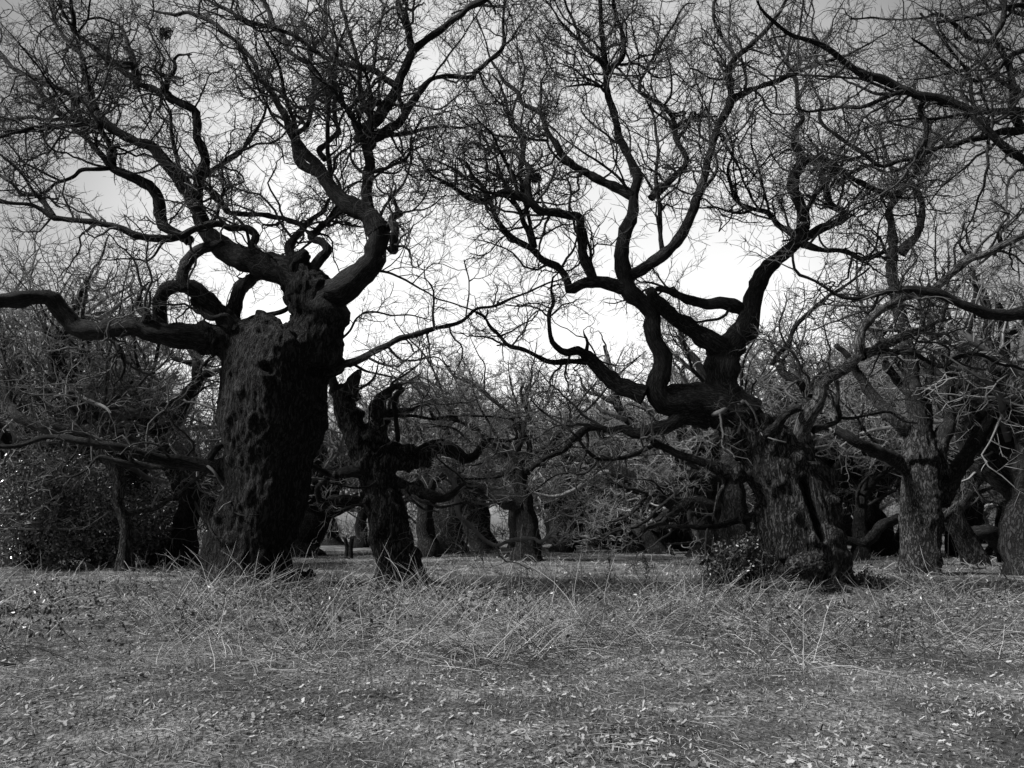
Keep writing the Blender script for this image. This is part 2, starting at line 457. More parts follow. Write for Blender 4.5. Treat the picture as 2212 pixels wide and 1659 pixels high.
        for li, (q, r) in enumerate(s.limbs):
            sd_ = sides if r[0] > .07 else 6
            V, Q, uv = tubes(q[None], r[None], sd_)
            if r[0] > .06:
                n = len(q); VV = V.reshape(n, sd_, 3)
                for i in range(n):
                    for j in range(sd_):
                        x, y, z = VV[i, j].tolist()
                        VV[i, j] += (VV[i, j]-q[i])*(.28*mn.noise(Vector((x*4.2, y*4.2, z*4.2))))
            V = np.vstack([V, q[-1]+(q[-1]-q[-2])*.3]); uv = np.vstack([uv, uv[-1]])
            i = np.arange(sd_); b0 = (len(q)-1)*sd_
            tr_ = np.stack([i+b0, (i+1) % sd_+b0, np.full(sd_, len(V)-1)], 1)
            link('limb', mesh_from('limb', V-o, Q, s.mats.get(li) or s.lm, uv=uv, tri=tr_), s.root)
        # twigs
        segs = [segs_of(q[None], r[None]) for q, r in s.limbs]
        S0 = [np.concatenate([x[i] for x in segs]) for i in range(4)]
        rng_ = np.random.default_rng(5)
        keep = (S0[2] < maxr) & ((S0[0][:, 2] > lowz) | (rng_.random(len(S0[2])) < .4))
        near_ = np.array([np.min(np.linalg.norm(P-q_, axis=1)-R) for q_ in S0[0]])
        keep &= near_ > .7
        S0 = [a[keep] for a in S0]
        tot = np.linalg.norm(S0[1]-S0[0], axis=1).sum()
        n1 = int(tot/l1*dens) if counts is None else counts[0]
        cen = s.center(); rng = s.rng
        P1, R1 = grow(rng, S0, n1, lens[0], (.5, 1.5), 12, .40, .012, .55, nearr[0]*1.1, nearr[0]*3.0, .3, cen, .02, 0)
        P1[:, :, 2] = np.maximum(P1[:, :, 2], .5)
        tot1 = np.linalg.norm(np.diff(P1, axis=1), axis=2).sum()
        n2 = int(tot1/.20) if counts is None else counts[1]
        P2, R2 = grow(rng, segs_of(P1, R1), n2, lens[1], (.6, 1.45), 5, .42, .03, .7, nearr[1]*.8, nearr[0], .4, cen, .02, .1)
        tot2 = np.linalg.norm(np.diff(P2, axis=1), axis=2).sum()
        n3 = int(tot2/(.15 if s.D < 22 else .21)) if counts is None else counts[2]
        P3, R3 = grow(rng, segs_of(P2, R2), n3, lens[2], (.5, 1.3), 3, .35, .05, .8, nearr[1]*.7, nearr[1], .6, cen, .02, .1)
        V, Q, uv = cat_meshes([tubes(P1, R1, 4), tubes(P2, R2, 3), tubes(P3, R3, 3)])
        tagk = link('twigs', mesh_from('twigs', V-o, Q, tw, uv=uv), s.root); tagk['kind'] = 'stuff'
        print('oak', s.root['label'][:30], 'limbs', len(s.limbs), 'twigs', n1, n2, n3, 'quads', len(Q), 'D', round(s.D, 1))
        return s

def build_oaks():
    # ---------------- the great oak on the left
    t = Oak((540, 1285), 'massive gnarled oak with thick furrowed trunk and long low limb reaching the left edge', seed=11)
    t.trunk([(405, 672, 1292), (425, 640, 1265), (436, 626, 1225), (442, 627, 1190), (452, 634, 1150), (468, 652, 1100), (486, 661, 1060),
             (488, 668, 1000), (478, 690, 945), (473, 700, 900), (477, 704, 850), (482, 700, 800), (505, 700, 755), (560, 700, 715)])
    L = t.limb
    L(-1.0, 'D', '1960,760,330 1985,560,330 2030,440,300 2080,330,270', 'E', '60,270,190 170,210,165 290,80,150', 'B', '320,1560,140 345,1480,130 300,1400,110 270,1300,80 272,1150,70 280,1040,66 270,950,70 255,860,72', flare=1.1, wig=.4)
    L(-.1, 'D', '2000,330,170 1930,180,150 1900,90,120 1910,40,90 1925,10,60', flare=1.0)
    L(-.1, 'D', '1960,620,150 1950,520,110 1945,440,60', flare=1.0)
    L(1.0, 'D', '2040,400,200 1960,270,215 1870,160,180 1690,100,150 1500,40,135', 'A', '1380,1545,125 1310,1480,95 1270,1400,85 1240,1300,78 1190,1215,75 1130,1130,75 1060,1050,72 1000,960,70 950,920,62 860,890,58 760,845,56 700,800,58 655,770,56 610,715,40 540,650,34 440,590,32 330,535,30 230,495,28 150,465,26 90,430,24 40,380,24 0,340,22 -60,280,18')
    L(1.2, 'A', '610,700,34 585,620,30 560,520,30 530,430,28 515,350,28 440,270,26 385,205,26 350,130,24 340,60,20 325,-20,18')
    L(-1.0, 'A', '650,790,34 560,795,28 450,795,28 330,800,28 200,812,26 90,835,24 0,865,24 -80,890,20')
    L(1.0, 'A', '640,785,34 560,765,28 420,755,26 300,755,22 180,742,22 60,755,20 -40,780,18')
    L(1.0, 'A', '1200,1520,50 1130,1480,50 1030,1420,52 1015,1330,60 1000,1260,62 960,1190,60 880,1145,56 800,1105,50 710,1060,50 650,990,36 570,900,34 490,825,32 420,755,28 340,665,26 270,600,22 220,520,20 180,470,14')
    L(-.8, 'A', '710,1040,40 710,960,36 670,880,30 630,800,30 610,720,26')
    L(-1.2, 'A', '700,1062,24 600,1070,22 520,1068,22 470,1110,20 400,1145,20 330,1180,18 270,1220,18 235,1250,12')
    L(-.6, 'A', '1240,1340,75 1250,1220,66 1270,1100,60 1290,1010,58 1275,930,56 1245,850,50 1240,760,46 1245,710,46 1190,675,44 1110,630,40 1045,590,42 960,560,40 890,535,34 850,495,40 760,440,34 690,390,36 600,300,32 530,250,28 480,200,26 470,120,26 455,50,22 450,-30,20', flare=1.1)
    L(-.8, 'A', '1035,560,36 1070,490,24 1105,430,20 1100,370,18 1150,345,12 1210,340,10')
    L(.8, 'A', '860,490,30 850,400,30 815,300,24 790,220,22 755,165,14 690,130,14 620,110,14 520,130,10')
    L(-.6, 'A', '840,440,22 830,400,22 750,395,18 700,400,14')
    L(-1.8, 'D', '1840,120,60 1750,80,60 1640,30,50', 'A', '1600,1560,44 1620,1490,46 1560,1450,40 1480,1440,42 1400,1415,40 1310,1425,42 1220,1450,42 1140,1500,44 1010,1505,44 880,1490,44 790,1450,40 730,1435,40 620,1415,34 500,1395,34 400,1380,34 330,1372,36 260,1330,26 190,1300,24 90,1290,22 0,1282,22 -80,1290,18')
    L(.8, 'A', '340,1365,28 270,1275,28 230,1230,22 140,1240,22 90,1180,20 30,1130,20 -30,1090,18')
    L(1.4, 'D', '1880,90,70', 'A', '1830,1590,46 1850,1520,42 1910,1450,36 1960,1400,30 2050,1330,24 2090,1260,18 2180,1220,14')
    L(1.6, 'D', '1960,160,60', 'A', '2020,1640,50 2068,1580,46 2030,1530,42 1965,1495,40 2010,1450,36 2080,1390,34 2140,1320,30 2150,1200,22 2110,1100,14')
    L(1.0, 'A', '1930,1430,30 1850,1400,28 1700,1360,26 1500,1350,30 1440,1340,30 1390,1270,28 1290,1180,30 1275,1100,20')
    L(.6, 'A', '1440,1340,28 1370,1230,22 1290,1190,22', )
    # right fork
    L(1.4, 'B', '345,1480,120 290,1370,100 200,1320,95 110,1260,85 0,1130,70', 'A', '2000,1030,56 1920,960,54 1880,900,52 1830,820,46 1805,740,42 1760,670,36 1700,570,30 1640,480,30 1600,385,28 1520,290,26 1440,230,26 1350,150,24 1200,75,22 1100,90,16 950,70,12')
    L(1.2, 'A', '2050,1110,50 1960,1070,48 1900,1020,48 1860,900,44 1870,850,30 1950,790,30 1975,680,28 1985,520,28 1965,400,26 1985,290,26 2055,230,20 2060,110,20 2060,-20,18')
    L(-1.5, 'B', '235,900,80 250,830,72 330,750,60 400,650,56 450,560,54 500,440,50 560,320,48 640,250,40 720,200,42 810,130,38 900,60,36 1020,-10,34')
    L(1.2, 'B', '280,930,60 310,870,52 370,835,48 450,790,46 500,730,46 540,660,44 590,610,34 640,530,32 700,490,28 820,480,28 940,492,28 950,455,30 1050,375,28 1130,280,26 1125,180,18 1128,80,18 1140,-20,18')
    L(.6, 'B', '1128,40,16 1050,42,14 930,40,14 800,90,10')
    L(-.6, 'B', '500,720,30 480,650,22 460,570,22 455,540,20')
    L(1.0, 'B', '235,855,40 200,800,34 160,720,30 100,640,28 30,570,28', 'A', '2080,620,36 2000,500,34 1960,420,32 1850,340,30 1800,270,30 1790,230,26 1720,130,32 1680,40,30 1650,-30,26')
    L(.9, 'B', '300,760,36 250,660,28 225,560,26 222,450,24 190,330,24 155,200,22 120,100,22 95,-20,20')
    L(.8, 'B', '455,545,36 400,510,34 310,450,34 200,415,30 90,400,28 0,360,26', 'A', '2000,320,26 1900,250,26 1790,195,24 1650,160,26 1530,120,26 1440,60,24 1330,10,20 1250,-40,18')
    L(-.6, 'B', '555,320,40 530,230,38 510,120,34 480,50,34 455,-20,30')
    L(-.5, 'B', '315,1085,22 400,1050,18 510,1010,16 545,920,12 575,850,8 560,760,6')
    L(-.8, 'B', '400,1560,36 430,1590,40 440,1480,46 425,1390,44 480,1350,34')
    L(-.6, 'B', '465,1350,14 560,1335,10 660,1310,8 720,1270,8 775,1235,6')
    L(1.4, 'B', '0,1010,30 -30,940,30', 'A', '2130,850,28 2120,760,28 2110,640,26 2115,500,20 2110,400,14')
    # long low left limb and its uprights
    L(-1.8, 'D', '1700,640,330 1500,600,260 1350,560,170 1150,545,150 1000,530,140 850,480,120 740,490,118 600,515,118 480,490,125 400,400,120 330,310,100 240,300,100 120,315,105 0,325,105 -160,330,95', flare=1.05, wig=.3)
    L(-.3, 'D', '1540,560,110 1420,430,110 1320,330,105 1230,250,95 1150,222,85 1070,240,85 1020,300,85 1005,390,85 1010,460,85 1030,530,80', flare=1.1, wig=.3)
    L(.3, 'D', '1180,250,70 1150,160,60 1180,80,60 1250,10,60', 'A', '1330,1560,55 1420,1530,40')
    L(1.8, 'D', '1480,560,90 1470,450,80 1490,320,76 1540,220,70 1640,150,60 1760,90,40')
    L(1.2, 'D', '1510,470,40 1600,430,34 1700,410,30 1800,380,28 1880,330,20')
    L(-.3, 'D', '1300,290,30 1220,320,30 1260,380,34 1340,430,34 1430,420,34 1460,470,34 1420,520,30 1280,500,24')
    L(-.4, 'D', '720,570,34 740,640,30 690,690,26')
    L(-.3, 'D', '740,600,26 780,690,26 760,790,18 715,850,14 715,910,8')
    L(-.2, 'D', '900,500,50 930,420,40 870,360,34 890,290,30')
    # right hand long thin branch across the gap
    L(-1.2, 'D', '2010,760,60 2090,770,50', 'E', '120,720,44 200,695,42 330,630,38 450,570,36 560,540,32 700,495,28 820,470,24 880,440,22 960,370,18 1060,350,18 1180,305,16 1300,260,14 1430,205,10')
    L(-.2, 'E', '890,420,8 900,330,8 915,200,8 880,60,7')
    L(-.9, 'D', '1940,690,36 2000,715,24', 'E', '60,712,20 160,718,18 260,765,14 350,790,13 440,812,12 560,830,11 640,855,9 720,885,7', mat=M_LIMB2)
    L(1.0, 'E', '-30,640,20 60,590,16 150,520,13 200,430,12 290,390,11 420,415,10 560,410,8 690,450,6')
    L(.6, 'E', '340,130,16 430,150,12 520,190,12 680,290,9 800,330,9 960,390,9 1010,420,8')
    # low left limb with pale shoots
    L(-1.8, 'D', '1560,1400,120 1420,1390,90 1250,1350,76 1100,1330,72 950,1310,66 820,1275,60 700,1240,50 560,1215,42 420,1190,42 300,1185,34 200,1215,30 100,1245,28 0,1240,24 -70,1230,20', flare=1.1)
    L(.2, 'D', '1300,1370,50 1100,1365,40 900,1360,34 700,1330,30 620,1310,20 540,1390,16 440,1430,16 390,1400,16 420,1350,12 480,1300,8', )
    L(.3, 'D', '1320,1340,34 1350,1270,34 1400,1235,34 1460,1240,30')
    L(-.8, 'D', '1290,1345,16 1360,1410,14 1400,1480,14 1440,1540,13 1475,1580,11 1420,1610,9 1390,1650,8', mat=M_DEAD)
    L(-.8, 'G', '960,20,8 900,90,7 915,170,7 960,195,6 1050,205,5')
    L(-.8, 'G', '990,15,9 1010,30,7 960,60,6 1060,95,5 1150,90,4')
    t.extra(14, (2.5, 5), .07, fr=(.45, 1), sigma=.2, up=.03)
    t.extra(52, (1.8, 4.5), .045, fr=(.40, 1), sigma=.34, up=.0, K=18)
    # a drey of twigs high in the crown
    t.carve = [([(573, 792), (580, 800)], 11, .22), ([(583, 1190), (588, 1215)], 10, .14)]
    t.build(dens=1.0, remesh=.045, l1=.36, burr=.75)
    oak1 = t
    # ---------------- the great oak on the right
    t = Oak((1760, 1285), 'massive leaning oak with a round burl near its foot and a hollow trunk', seed=12, limb_mat=M_LIMB, trunk_mat=M_TRUNK2)
    t.trunk([(1672, 1850, 1292), (1678, 1838, 1262), (1660, 1830, 1225), (1648, 1824, 1190), (1642, 1816, 1150), (1638, 1805, 1100), (1634, 1790, 1060),
             (1622, 1762, 1020), (1616, 1750, 985), (1640, 1740, 955)])
    L = t.limb
    L(-.6, 'F', '800,1330,300 690,1180,290 560,1050,270 440,950,240 330,900,220 200,890,200 90,890,170 40,830,140 50,740,125', 'E', '2130,700,120 2080,560,115 2065,470,105 2075,410,100 2000,330,105 1920,260,110 1890,150,100 1875,50,100', 'B', '1870,1600,95 1895,1480,85 1950,1350,75 1955,1240,65 1970,1120,60 1930,1020,56 1890,930,50 1850,830,48 1825,720,44 1790,620,42 1775,520,38 1780,430,40 1755,300,34 1745,150,30 1735,-20,28', flare=1.1, wig=.35)
    L(.8, 'E', '2020,920,100 1930,880,92 1840,850,85 1760,780,80 1690,700,70 1600,640,50 1500,640,40 1435,580,30 1410,500,26 1420,400,26 1450,330,22 1430,250,18 1440,170,12')
    L(-.8, 'E', '1690,700,36 1570,708,32 1450,712,30 1370,680,28 1280,640,26 1180,610,24 1110,555,22 1040,480,20 1010,430,16 955,395,10', )
    L(-.4, 'E', '1190,615,12 1140,605,10 1085,603,9')
    L(-.2, 'E', '1010,430,12 1030,400,10 1028,375,8')
    L(.4, 'E', '1650,640,24 1660,580,16 1640,520,8')
    L(1.2, 'E', '1930,250,80 1800,215,70 1700,200,64 1600,225,56 1545,255,50 1530,180,44 1470,110,40 1380,60,40 1330,10,42', 'B', '1280,1560,40 1200,1520,36 1130,1450,34 1080,1360,32 1050,1270,28 1000,1190,26 920,1110,22 910,1050,14 850,1000,10')
    L(-.6, 'E', '1700,200,56 1670,120,52 1630,20,50', 'B', '1630,1540,50 1615,1450,50 1605,1375,50 1540,1360,50 1440,1340,50 1350,1330,52 1300,1260,42 1280,1150,40 1300,1080,34 1250,1010,30 1195,955,30 1090,965,20 1070,930,14 1110,850,12')
    L(-.6, 'B', '1310,1290,36 1250,1240,34 1150,1210,32 1080,1240,30 1020,1270,30 950,1270,28 880,1235,26 820,1190,24 740,1140,20 660,1085,16 620,1030,14 575,935,9')
    L(.3, 'B', '820,1190,14 840,1110,8 845,960,6')
    L(.8, 'B', '1320,1560,34 1285,1480,30 1250,1370,28 1200,1290,28 1155,1200,22 1120,1110,18 1080,1000,16 1020,900,12 975,780,9')
    L(1.0, 'B', '1330,1560,26 1300,1450,22 1270,1330,22 1250,1200,26 1230,1060,28 1265,930,28 1260,860,26 1200,790,24 1155,720,22 1140,620,18 1110,530,16 1060,470,10')
    L(.5, 'B', '1190,770,16 1185,700,14 1240,560,12 1260,450,12 1245,350,10 1200,280,8')
    L(1.4, 'B', '1950,1240,55 1870,1200,52 1760,1150,46 1670,1100,44 1580,1050,44 1500,980,42 1450,900,38 1400,830,34 1370,730,30 1300,680,28 1240,640,26 1200,570,24 1130,500,20 1070,420,16 1030,330,12 1000,200,10 960,100,8')
    L(-.5, 'B', '1410,888,14 1300,880,14 1180,865,12 1090,852,12 990,825,12 900,785,11 835,720,8')
    L(-.8, 'B', '1780,470,30 1815,420,28 1870,370,28 1895,290,26 1865,180,22 1830,80,20 1815,-20,18')
    L(.6, 'B', '1768,440,24 1740,390,22 1660,320,20 1610,240,18 1565,120,16 1510,-10,14')
    L(.6, 'B', '1868,165,14 1920,100,10 1965,50,8 1980,-10,7')
    L(-.3, 'B', '1752,545,16 1680,535,14 1600,542,12 1530,545,6')
    L(.4, 'B', '1605,530,9 1570,440,8 1578,315,8 1480,270,7 1390,215,6 1290,120,5')
    L(-1.0, 'E', '1935,160,60 2010,120,60 2080,70,60', 'C', '20,1550,58 130,1460,58 200,1370,56 245,1260,52 300,1130,48 340,980,44 370,850,42 410,720,44 480,610,46 470,500,34 465,420,32 510,340,32 590,270,26 680,180,24 750,100,20 810,-10,18')
    L(1.4, 'C', '470,600,40 540,560,30 640,520,28 760,480,28 850,440,26 960,390,22 1060,360,16 1180,315,14 1290,260,12 1400,200,8')
    L(.5, 'C', '505,345,22 470,280,18 420,210,17 375,110,16 385,-10,14')
    L(-.2, 'C', '560,545,14 568,440,13 545,340,10')
    L(.5, 'B', '2060,1250,40 2130,1170,42', 'C', '40,1150,38 110,1080,38 200,990,38 210,920,32 160,820,28 150,750,28 105,660,28 40,610,28 0,590,26')
    L(.4, 'C', '155,755,22 210,715,18 290,690,16 400,690,9')
    L(-.4, 'C', '10,590,20 -60,520,16 20,340,14 70,250,14 140,150,12 175,80,10 215,20,9 265,15,5')
    # second stem
    L(.9, 'F', '560,1000,240 470,900,200 425,790,190 430,680,180 470,590,165 540,500,150 590,400,120 600,310,110 640,200,100 700,100,90 780,40,80', 'C', '870,1420,70 905,1330,70 895,1220,66 850,1130,64 845,1050,64 890,980,58 895,920,48 860,850,44 870,760,36 905,700,28 875,620,26 865,500,24 815,380,20 760,280,16 720,170,12', flare=1.1, wig=.35)
    L(.8, 'C', '905,1410,44 980,1370,42 1080,1330,40 1140,1300,40 1135,1255,38 1065,1215,38 1035,1130,34 1020,1030,32 1040,990,24 1120,940,20 1200,950,16 1300,900,14 1460,850,10')
    L(-1.0, 'C', '930,950,34 1020,940,22 1090,970,24 1150,1020,24 1220,1070,26 1300,1110,26 1440,1160,24')
    L(-.6, 'C', '900,1440,40 1000,1475,26 1130,1480,24 1260,1530,24 1400,1490,20')
    L(-1.2, 'F', '430,600,150 350,540,115 250,460,100 150,400,90 60,320,75 0,240,60', flare=1.1)
    L(-.8, 'F', '540,350,60 450,315,60 340,320,56 240,300,50 130,255,36 40,230,30', )
    L(.6, 'C', '880,1400,36 760,1330,28 700,1260,26 600,1230,24 520,1190,22 480,1110,20 460,1000,18 490,900,14 450,750,10')
    # right hand limb and stub
    L(-1.0, 'F', '890,1420,130 900,1280,110 900,1150,100 905,1040,90 950,950,84 1000,880,78 1010,800,70 1080,740,64 1170,690,62 1240,620,62', flare=1.15, wig=.3, mat=M_LIMB3)
    L(-.8, 'F', '1240,640,50 1240,540,46 1270,450,46 1340,380,44 1430,320,44 1510,280,44 1600,270,40 1700,220,46 1780,140,46 1870,70,44 1980,20,42', 'C', '2080,1450,40 2212,1390,38 2300,1340,34', mat=M_LIMB3)
    L(.8, 'F', '1250,625,56 1330,590,50 1420,540,46 1530,500,42 1630,460,36 1700,425,18 1790,410,12', mat=M_LIMB3)
    L(.9, 'F', '1350,600,30 1450,600,28 1550,610,28 1650,660,28 1740,680,28 1830,630,24 1950,620,22 2080,670,18 2230,710,16')
    L(.4, 'F', '980,920,44 930,850,38 880,780,36 820,760,36 760,700,30')
    L(-.4, 'F', '720,680,26 760,620,22 820,550,24 850,470,24 930,380,22 1040,290,20 1160,200,14 1300,100,10')
    L(-.1, 'F', '880,930,36 800,980,44 750,1030,46 690,1090,46')
    L(-.7, 'F', '340,985,26 420,960,24 480,925,22 555,890,20', mat=M_DEAD)
    L(-.6, 'F', '380,1310,28 425,1350,24 430,1400,20 400,1480,17 370,1600,10', flare=1.0, mat=M_LIMB3)
    L(-.3, 'F', '560,890,12 620,950,10 650,1040,9 670,1100,8 730,1125,8 800,1140,6', mat=M_DEAD)
    L(-.4, 'F', '960,1070,40 1020,1040,30 1110,1000,22 1110,900,20 1115,780,16')
    L(.3, 'F', '1100,990,14 1200,1000,14 1320,970,14 1420,960,14 1500,1010,12 1580,1020,8')
    # low left limbs
    L(-1.2, 'F', '330,1010,90 200,990,74 110,1040,70 0,1065,66', 'E', '1980,1160,60 1880,1130,48 1800,1145,44 1700,1125,44 1610,1165,40 1530,1250,36 1460,1290,34 1390,1310,34 1340,1350,32 1300,1395,28')
    L(-1.2, 'F', '560,1350,60 430,1300,48 300,1250,44 200,1220,42 110,1180,38 0,1140,34', 'E', '2100,1220,30 2000,1270,28 1900,1310,28 1800,1325,26 1710,1310,24 1640,1260,20 1600,1200,16')
    L(-.5, 'E', '1730,1325,12 1640,1410,12 1520,1400,10 1420,1440,9 1340,1510,7 1240,1600,6')
    L(.8, 'E', '1620,1200,12 1540,1140,12 1460,1070,12 1380,1020,12 1300,950,8')
    L(.5, 'F', '700,1560,60 560,1590,40 440,1620,30 330,1640,26 200,1630,24 60,1650,18', )
    t.extra(14, (2.5, 5), .07, fr=(.45, 1), sigma=.2, up=.03)
    t.extra(52, (1.8, 4.5), .045, fr=(.38, 1), sigma=.34, up=.0, K=18)
    t.carve = [([(1738, 1040), (1752, 1080), (1768, 1125), (1780, 1160)], 10, .5), ([(1524, 885), (1526, 900)], 7, .12)]
    # ridge of wood to the right of the hollow
    q, r = resample([at(1752, 1035, t.D-.1), at(1775, 1070, t.D-.45), at(1795, 1115, t.D-.5), at(1806, 1170, t.D-.45), at(1808, 1230, t.D-.3)], [.25, .2, .19, .24, .3], .15)
    t.build(dens=1.0, remesh=.045, l1=.36, trunk_lobes=[(q, r)])
    oak2 = t
    # burl
    bm_burl(oak2)
    return oak1, oak2

def bm_burl(t):
    import bmesh
    bm = bmesh.new(); bmesh.ops.create_icosphere(bm, subdivisions=5, radius=1)
    c = at(1745, 1221, t.D-1.42)
    for v in bm.verts:
        n = v.co.copy()
        vd = mn.voronoi(n*5.5)[0]
        d = 1+.16*mn.noise(n*1.8)+.10*min(1, (vd[1]-vd[0])*3)+.05*mn.noise(n*9)
        v.co = Vector((n.x*.42*d, n.y*.34*d, n.z*.27*d))
    me = bpy.data.meshes.new('burl'); bm.to_mesh(me); bm.free(); me.materials.append(M_TRUNK2)
    me.polygons.foreach_set('use_smooth', np.ones(len(me.polygons), bool))
    o = link('burl', me, t.root, Vector(c)-Vector(t.o))

def build_mid_oaks():
    # ---------------- right hand slim oak
    t = Oak((1985, 1240), 'upright grey oak forking low into several stems, standing right of the burled oak', seed=21, trunk_mat=M_TRUNK2)
    t.trunk([(1938, 2035, 1244), (1948, 2028, 1225), (1952, 2030, 1180), (1952, 2034, 1120), (1952, 2033, 1065), (1955, 2028, 1020), (1958, 2015, 980)])
    L = t.limb
    L(.5, 'F', '1600,1250,150 1590,1100,125 1590,980,100 1565,870,84 1545,760,78 1540,650,72 1510,520,70 1480,380,66 1450,240,66 1425,100,60 1430,0,58', 'C', '1440,1480,56 1430,1350,44 1410,1240,40 1470,1150,36 1540,1060,34 1600,960,30 1640,860,28 1650,720,24 1570,620,22 1560,480,16')
    L(-.8, 'C', '1480,1500,50 1580,1380,40 1610,1250,34 1590,1150,32 1545,1080,26')
    L(-.6, 'F', '1680,1330,100 1690,1200,84 1740,1080,76 1780,1000,66 1730,900,62 1760,800,60 1800,700,50 1850,560,44 1900,400,40 1930,250,30 1900,100,24')
    L(-1.2, 'F', '1580,1330,80 1480,1250,70 1360,1200,64 1230,1140,56 1140,1080,48 1080,1060,40 1020,1050,26')
    L(1.0, 'F', '1570,1090,74 1440,990,64 1340,880,54 1240,750,46 1180,640,36 1100,560,28')
    L(.8, 'F', '1700,1480,100 1790,1340,86 1880,1210,74 1970,1060,70 2040,940,64 2080,820,52 2100,700,44 2040,600,34 2120,500,28 2230,430,22')
    L(-.6, 'F', '2040,960,40 2120,900,36 2230,850,30')
    L(.6, 'F', '1560,860,50 1460,770,46 1400,680,40 1370,560,34 1350,430,26')
    L(.8, 'F', '1640,1170,40 1660,480,40 1655,300,34 1650,200,20')
    L(.5, 'F', '1960,1000,34 1860,900,30 1800,860,26 1830,820,24 1900,850,20 1960,860,14')
    L(-.5, 'C', '1440,1160,28 1300,1110,26 1200,1060,24 1100,980,22 1010,920,18')
    t.extra(16, (4, 8), .09, fr=(.35, 1), up=.06, sigma=.2, K=18)
    t.extra(20, (2, 4.5), .05, sigma=.34, K=16, fr=(.35, 1), up=.03)
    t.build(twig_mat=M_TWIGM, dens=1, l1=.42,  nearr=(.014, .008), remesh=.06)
    # ---------------- centre left short broken oak
    t = Oak((858, 1268), 'stout broken-topped oak leaning behind the great left oak, its foot swollen and dark', seed=22, trunk_mat=M_TRUNK2)
    t.trunk([(800, 930, 1272), (806, 916, 1250), (808, 908, 1220), (803, 900, 1190), (797, 892, 1150), (786, 868, 1090), (775, 845, 1030), (758, 825, 985), (745, 800, 950), (728, 778, 900), (722, 765, 860), (735, 762, 835)])
    L = t.limb
    L(.3, 'E', '170,940,90 170,840,70 215,770,30')
    L(.4, 'E', '70,900,60 50,830,50 30,760,40')
    L(-.6, 'E', '310,1220,130 340,1080,80 340,960,66 400,890,46 450,860,36 490,880,34 440,940,34 445,1050,30 460,1200,26')
    L(.5, 'E', '300,1100,60 380,1040,44 480,1020,34 560,1010,18')
    L(-.8, 'E', '300,1440,80 200,1400,60 80,1420,44 0,1400,34 -90,1360,28', )
    L(1.0, 'E', '360,1330,110 480,1340,84 600,1310,84 700,1250,86 800,1270,76 880,1320,56 950,1290,48 1010,1210,36 1060,1200,24 1180,1210,20 1210,1180,18 1190,1110,14')
    L(-.5, 'E', '380,1220,50 480,1250,34 550,1275,30 620,1240,24 700,1210,20 760,1200,14')
    L(-1.0, 'E', '430,1480,80 560,1520,60 700,1560,50 800,1550,40 900,1470,28')
    L(.3, 'G', '1740,120,50 1720,40,44 1690,-30,40')
    L(-.7, 'G', '1600,40,40 1450,30,30 1390,60,26 1370,-20,22 1420,-60,16')
    L(-1.5, 'O', '960,1010,12 981,1040,10 990,1110,9 1018,1138,8 1042,1162,8 1070,1180,8 1107,1166,8 1150,1163,8 1168,1172,8 1191,1152,6 1215,1129,4', mat=M_DEAD)
    L(-1.5, 'E', '420,1500,30 330,1560,18 250,1600,14 160,1620,12 60,1650,10', mat=M_LIMB2)
    L(-1.2, 'E', '480,1500,30 560,1590,16 640,1640,12 720,1650,10', mat=M_LIMB2)
    L(-1.8, 'E', '380,1400,24 300,1480,16 200,1510,12 80,1480,10 0,1460,8', mat=M_LIMB2)
    L(-1.8, 'E', '520,1520,26 640,1600,18 760,1620,14 880,1600,12 1000,1640,10', mat=M_LIMB2)
    t.extra(6, (2.0, 4.5), .06, fr=(.4, 1), up=.03)
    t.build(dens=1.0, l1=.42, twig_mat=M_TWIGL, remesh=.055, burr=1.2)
    # ---------------- small oak in the middle
    t = Oak((1140, 1213), 'short dark oak with a snaking double crown standing in the middle of the clearing', seed=23)
    t.trunk([(1106, 1176, 1217), (1112, 1170, 1200), (1116, 1168, 1170), (1116, 1162, 1130), (1112, 1152, 1090), (1108, 1142, 1050), (1104, 1136, 1010)])
    L = t.limb
    L(-.5, 'E', '1230,1600,90 1110,1570,80 1000,1520,64 880,1480,54 830,1450,40 850,1400,26')
    L(.5, 'E', '1200,1400,70 1170,1330,60 1280,1395,50 1200,1310,44 1080,1220,36 1010,1180,32 920,1110,28 800,1070,26 700,1065,24 660,1000,20 645,880,14')
    L(1.0, 'E', '1220,1370,50 1300,1260,30 1230,1130,28 1150,1020,26 1040,930,24 930,840,20 830,810,14 780,730,10')
    L(-1.0, 'E', '1250,1400,40 1400,1290,24 1460,1200,22 1560,1150,18')
    L(1.0, 'E', '1190,1320,44 1260,1120,30 1180,1050,30 1250,1030,30 1300,1090,26 1240,920,22 1250,860,14')
    t.extra(12, (4, 8), .10, fr=(.25, 1), up=.06, sigma=.2, K=18)
    t.extra(20, (2, 4.5), .05, sigma=.34, K=16, fr=(.25, 1), up=.03)
    t.build(twig_mat=M_TWIGM, dens=1, l1=.5,  nearr=(.02, .012))
    # ---------------- behind the great left oak
    t = Oak((385, 1222), 'slender oak with a forked stem half hidden just left of the massive oak trunk', seed=24)
    t.trunk([(350, 432, 1226), (358, 424, 1200), (372, 424, 1150), (385, 428, 1100), (390, 432, 1070), (385, 428, 1040)])
    L = t.limb
    L(-.5, 'D', '1190,1500,110 1100,1410,90 1050,1300,80 1060,1180,76 1120,1050,74 1170,940,66 1230,850,54 1280,800,46 1360,770,36 1450,740,26')
    L(.5, 'D', '1250,860,50 1240,760,44 1230,650,40 1180,560,30')
    L(.8, 'D', '1090,1050,60 1000,980,54 900,900,50 810,830,46 720,760,40 680,700,30 620,600,24 560,560,20')
    L(.5, 'D', '1100,1120,50 960,1130,40 930,980,44 900,800,30 960,700,20')
    L(-.6, 'D', '1060,1280,40 940,1100,26 800,1060,22 650,1090,20 450,1110,16')
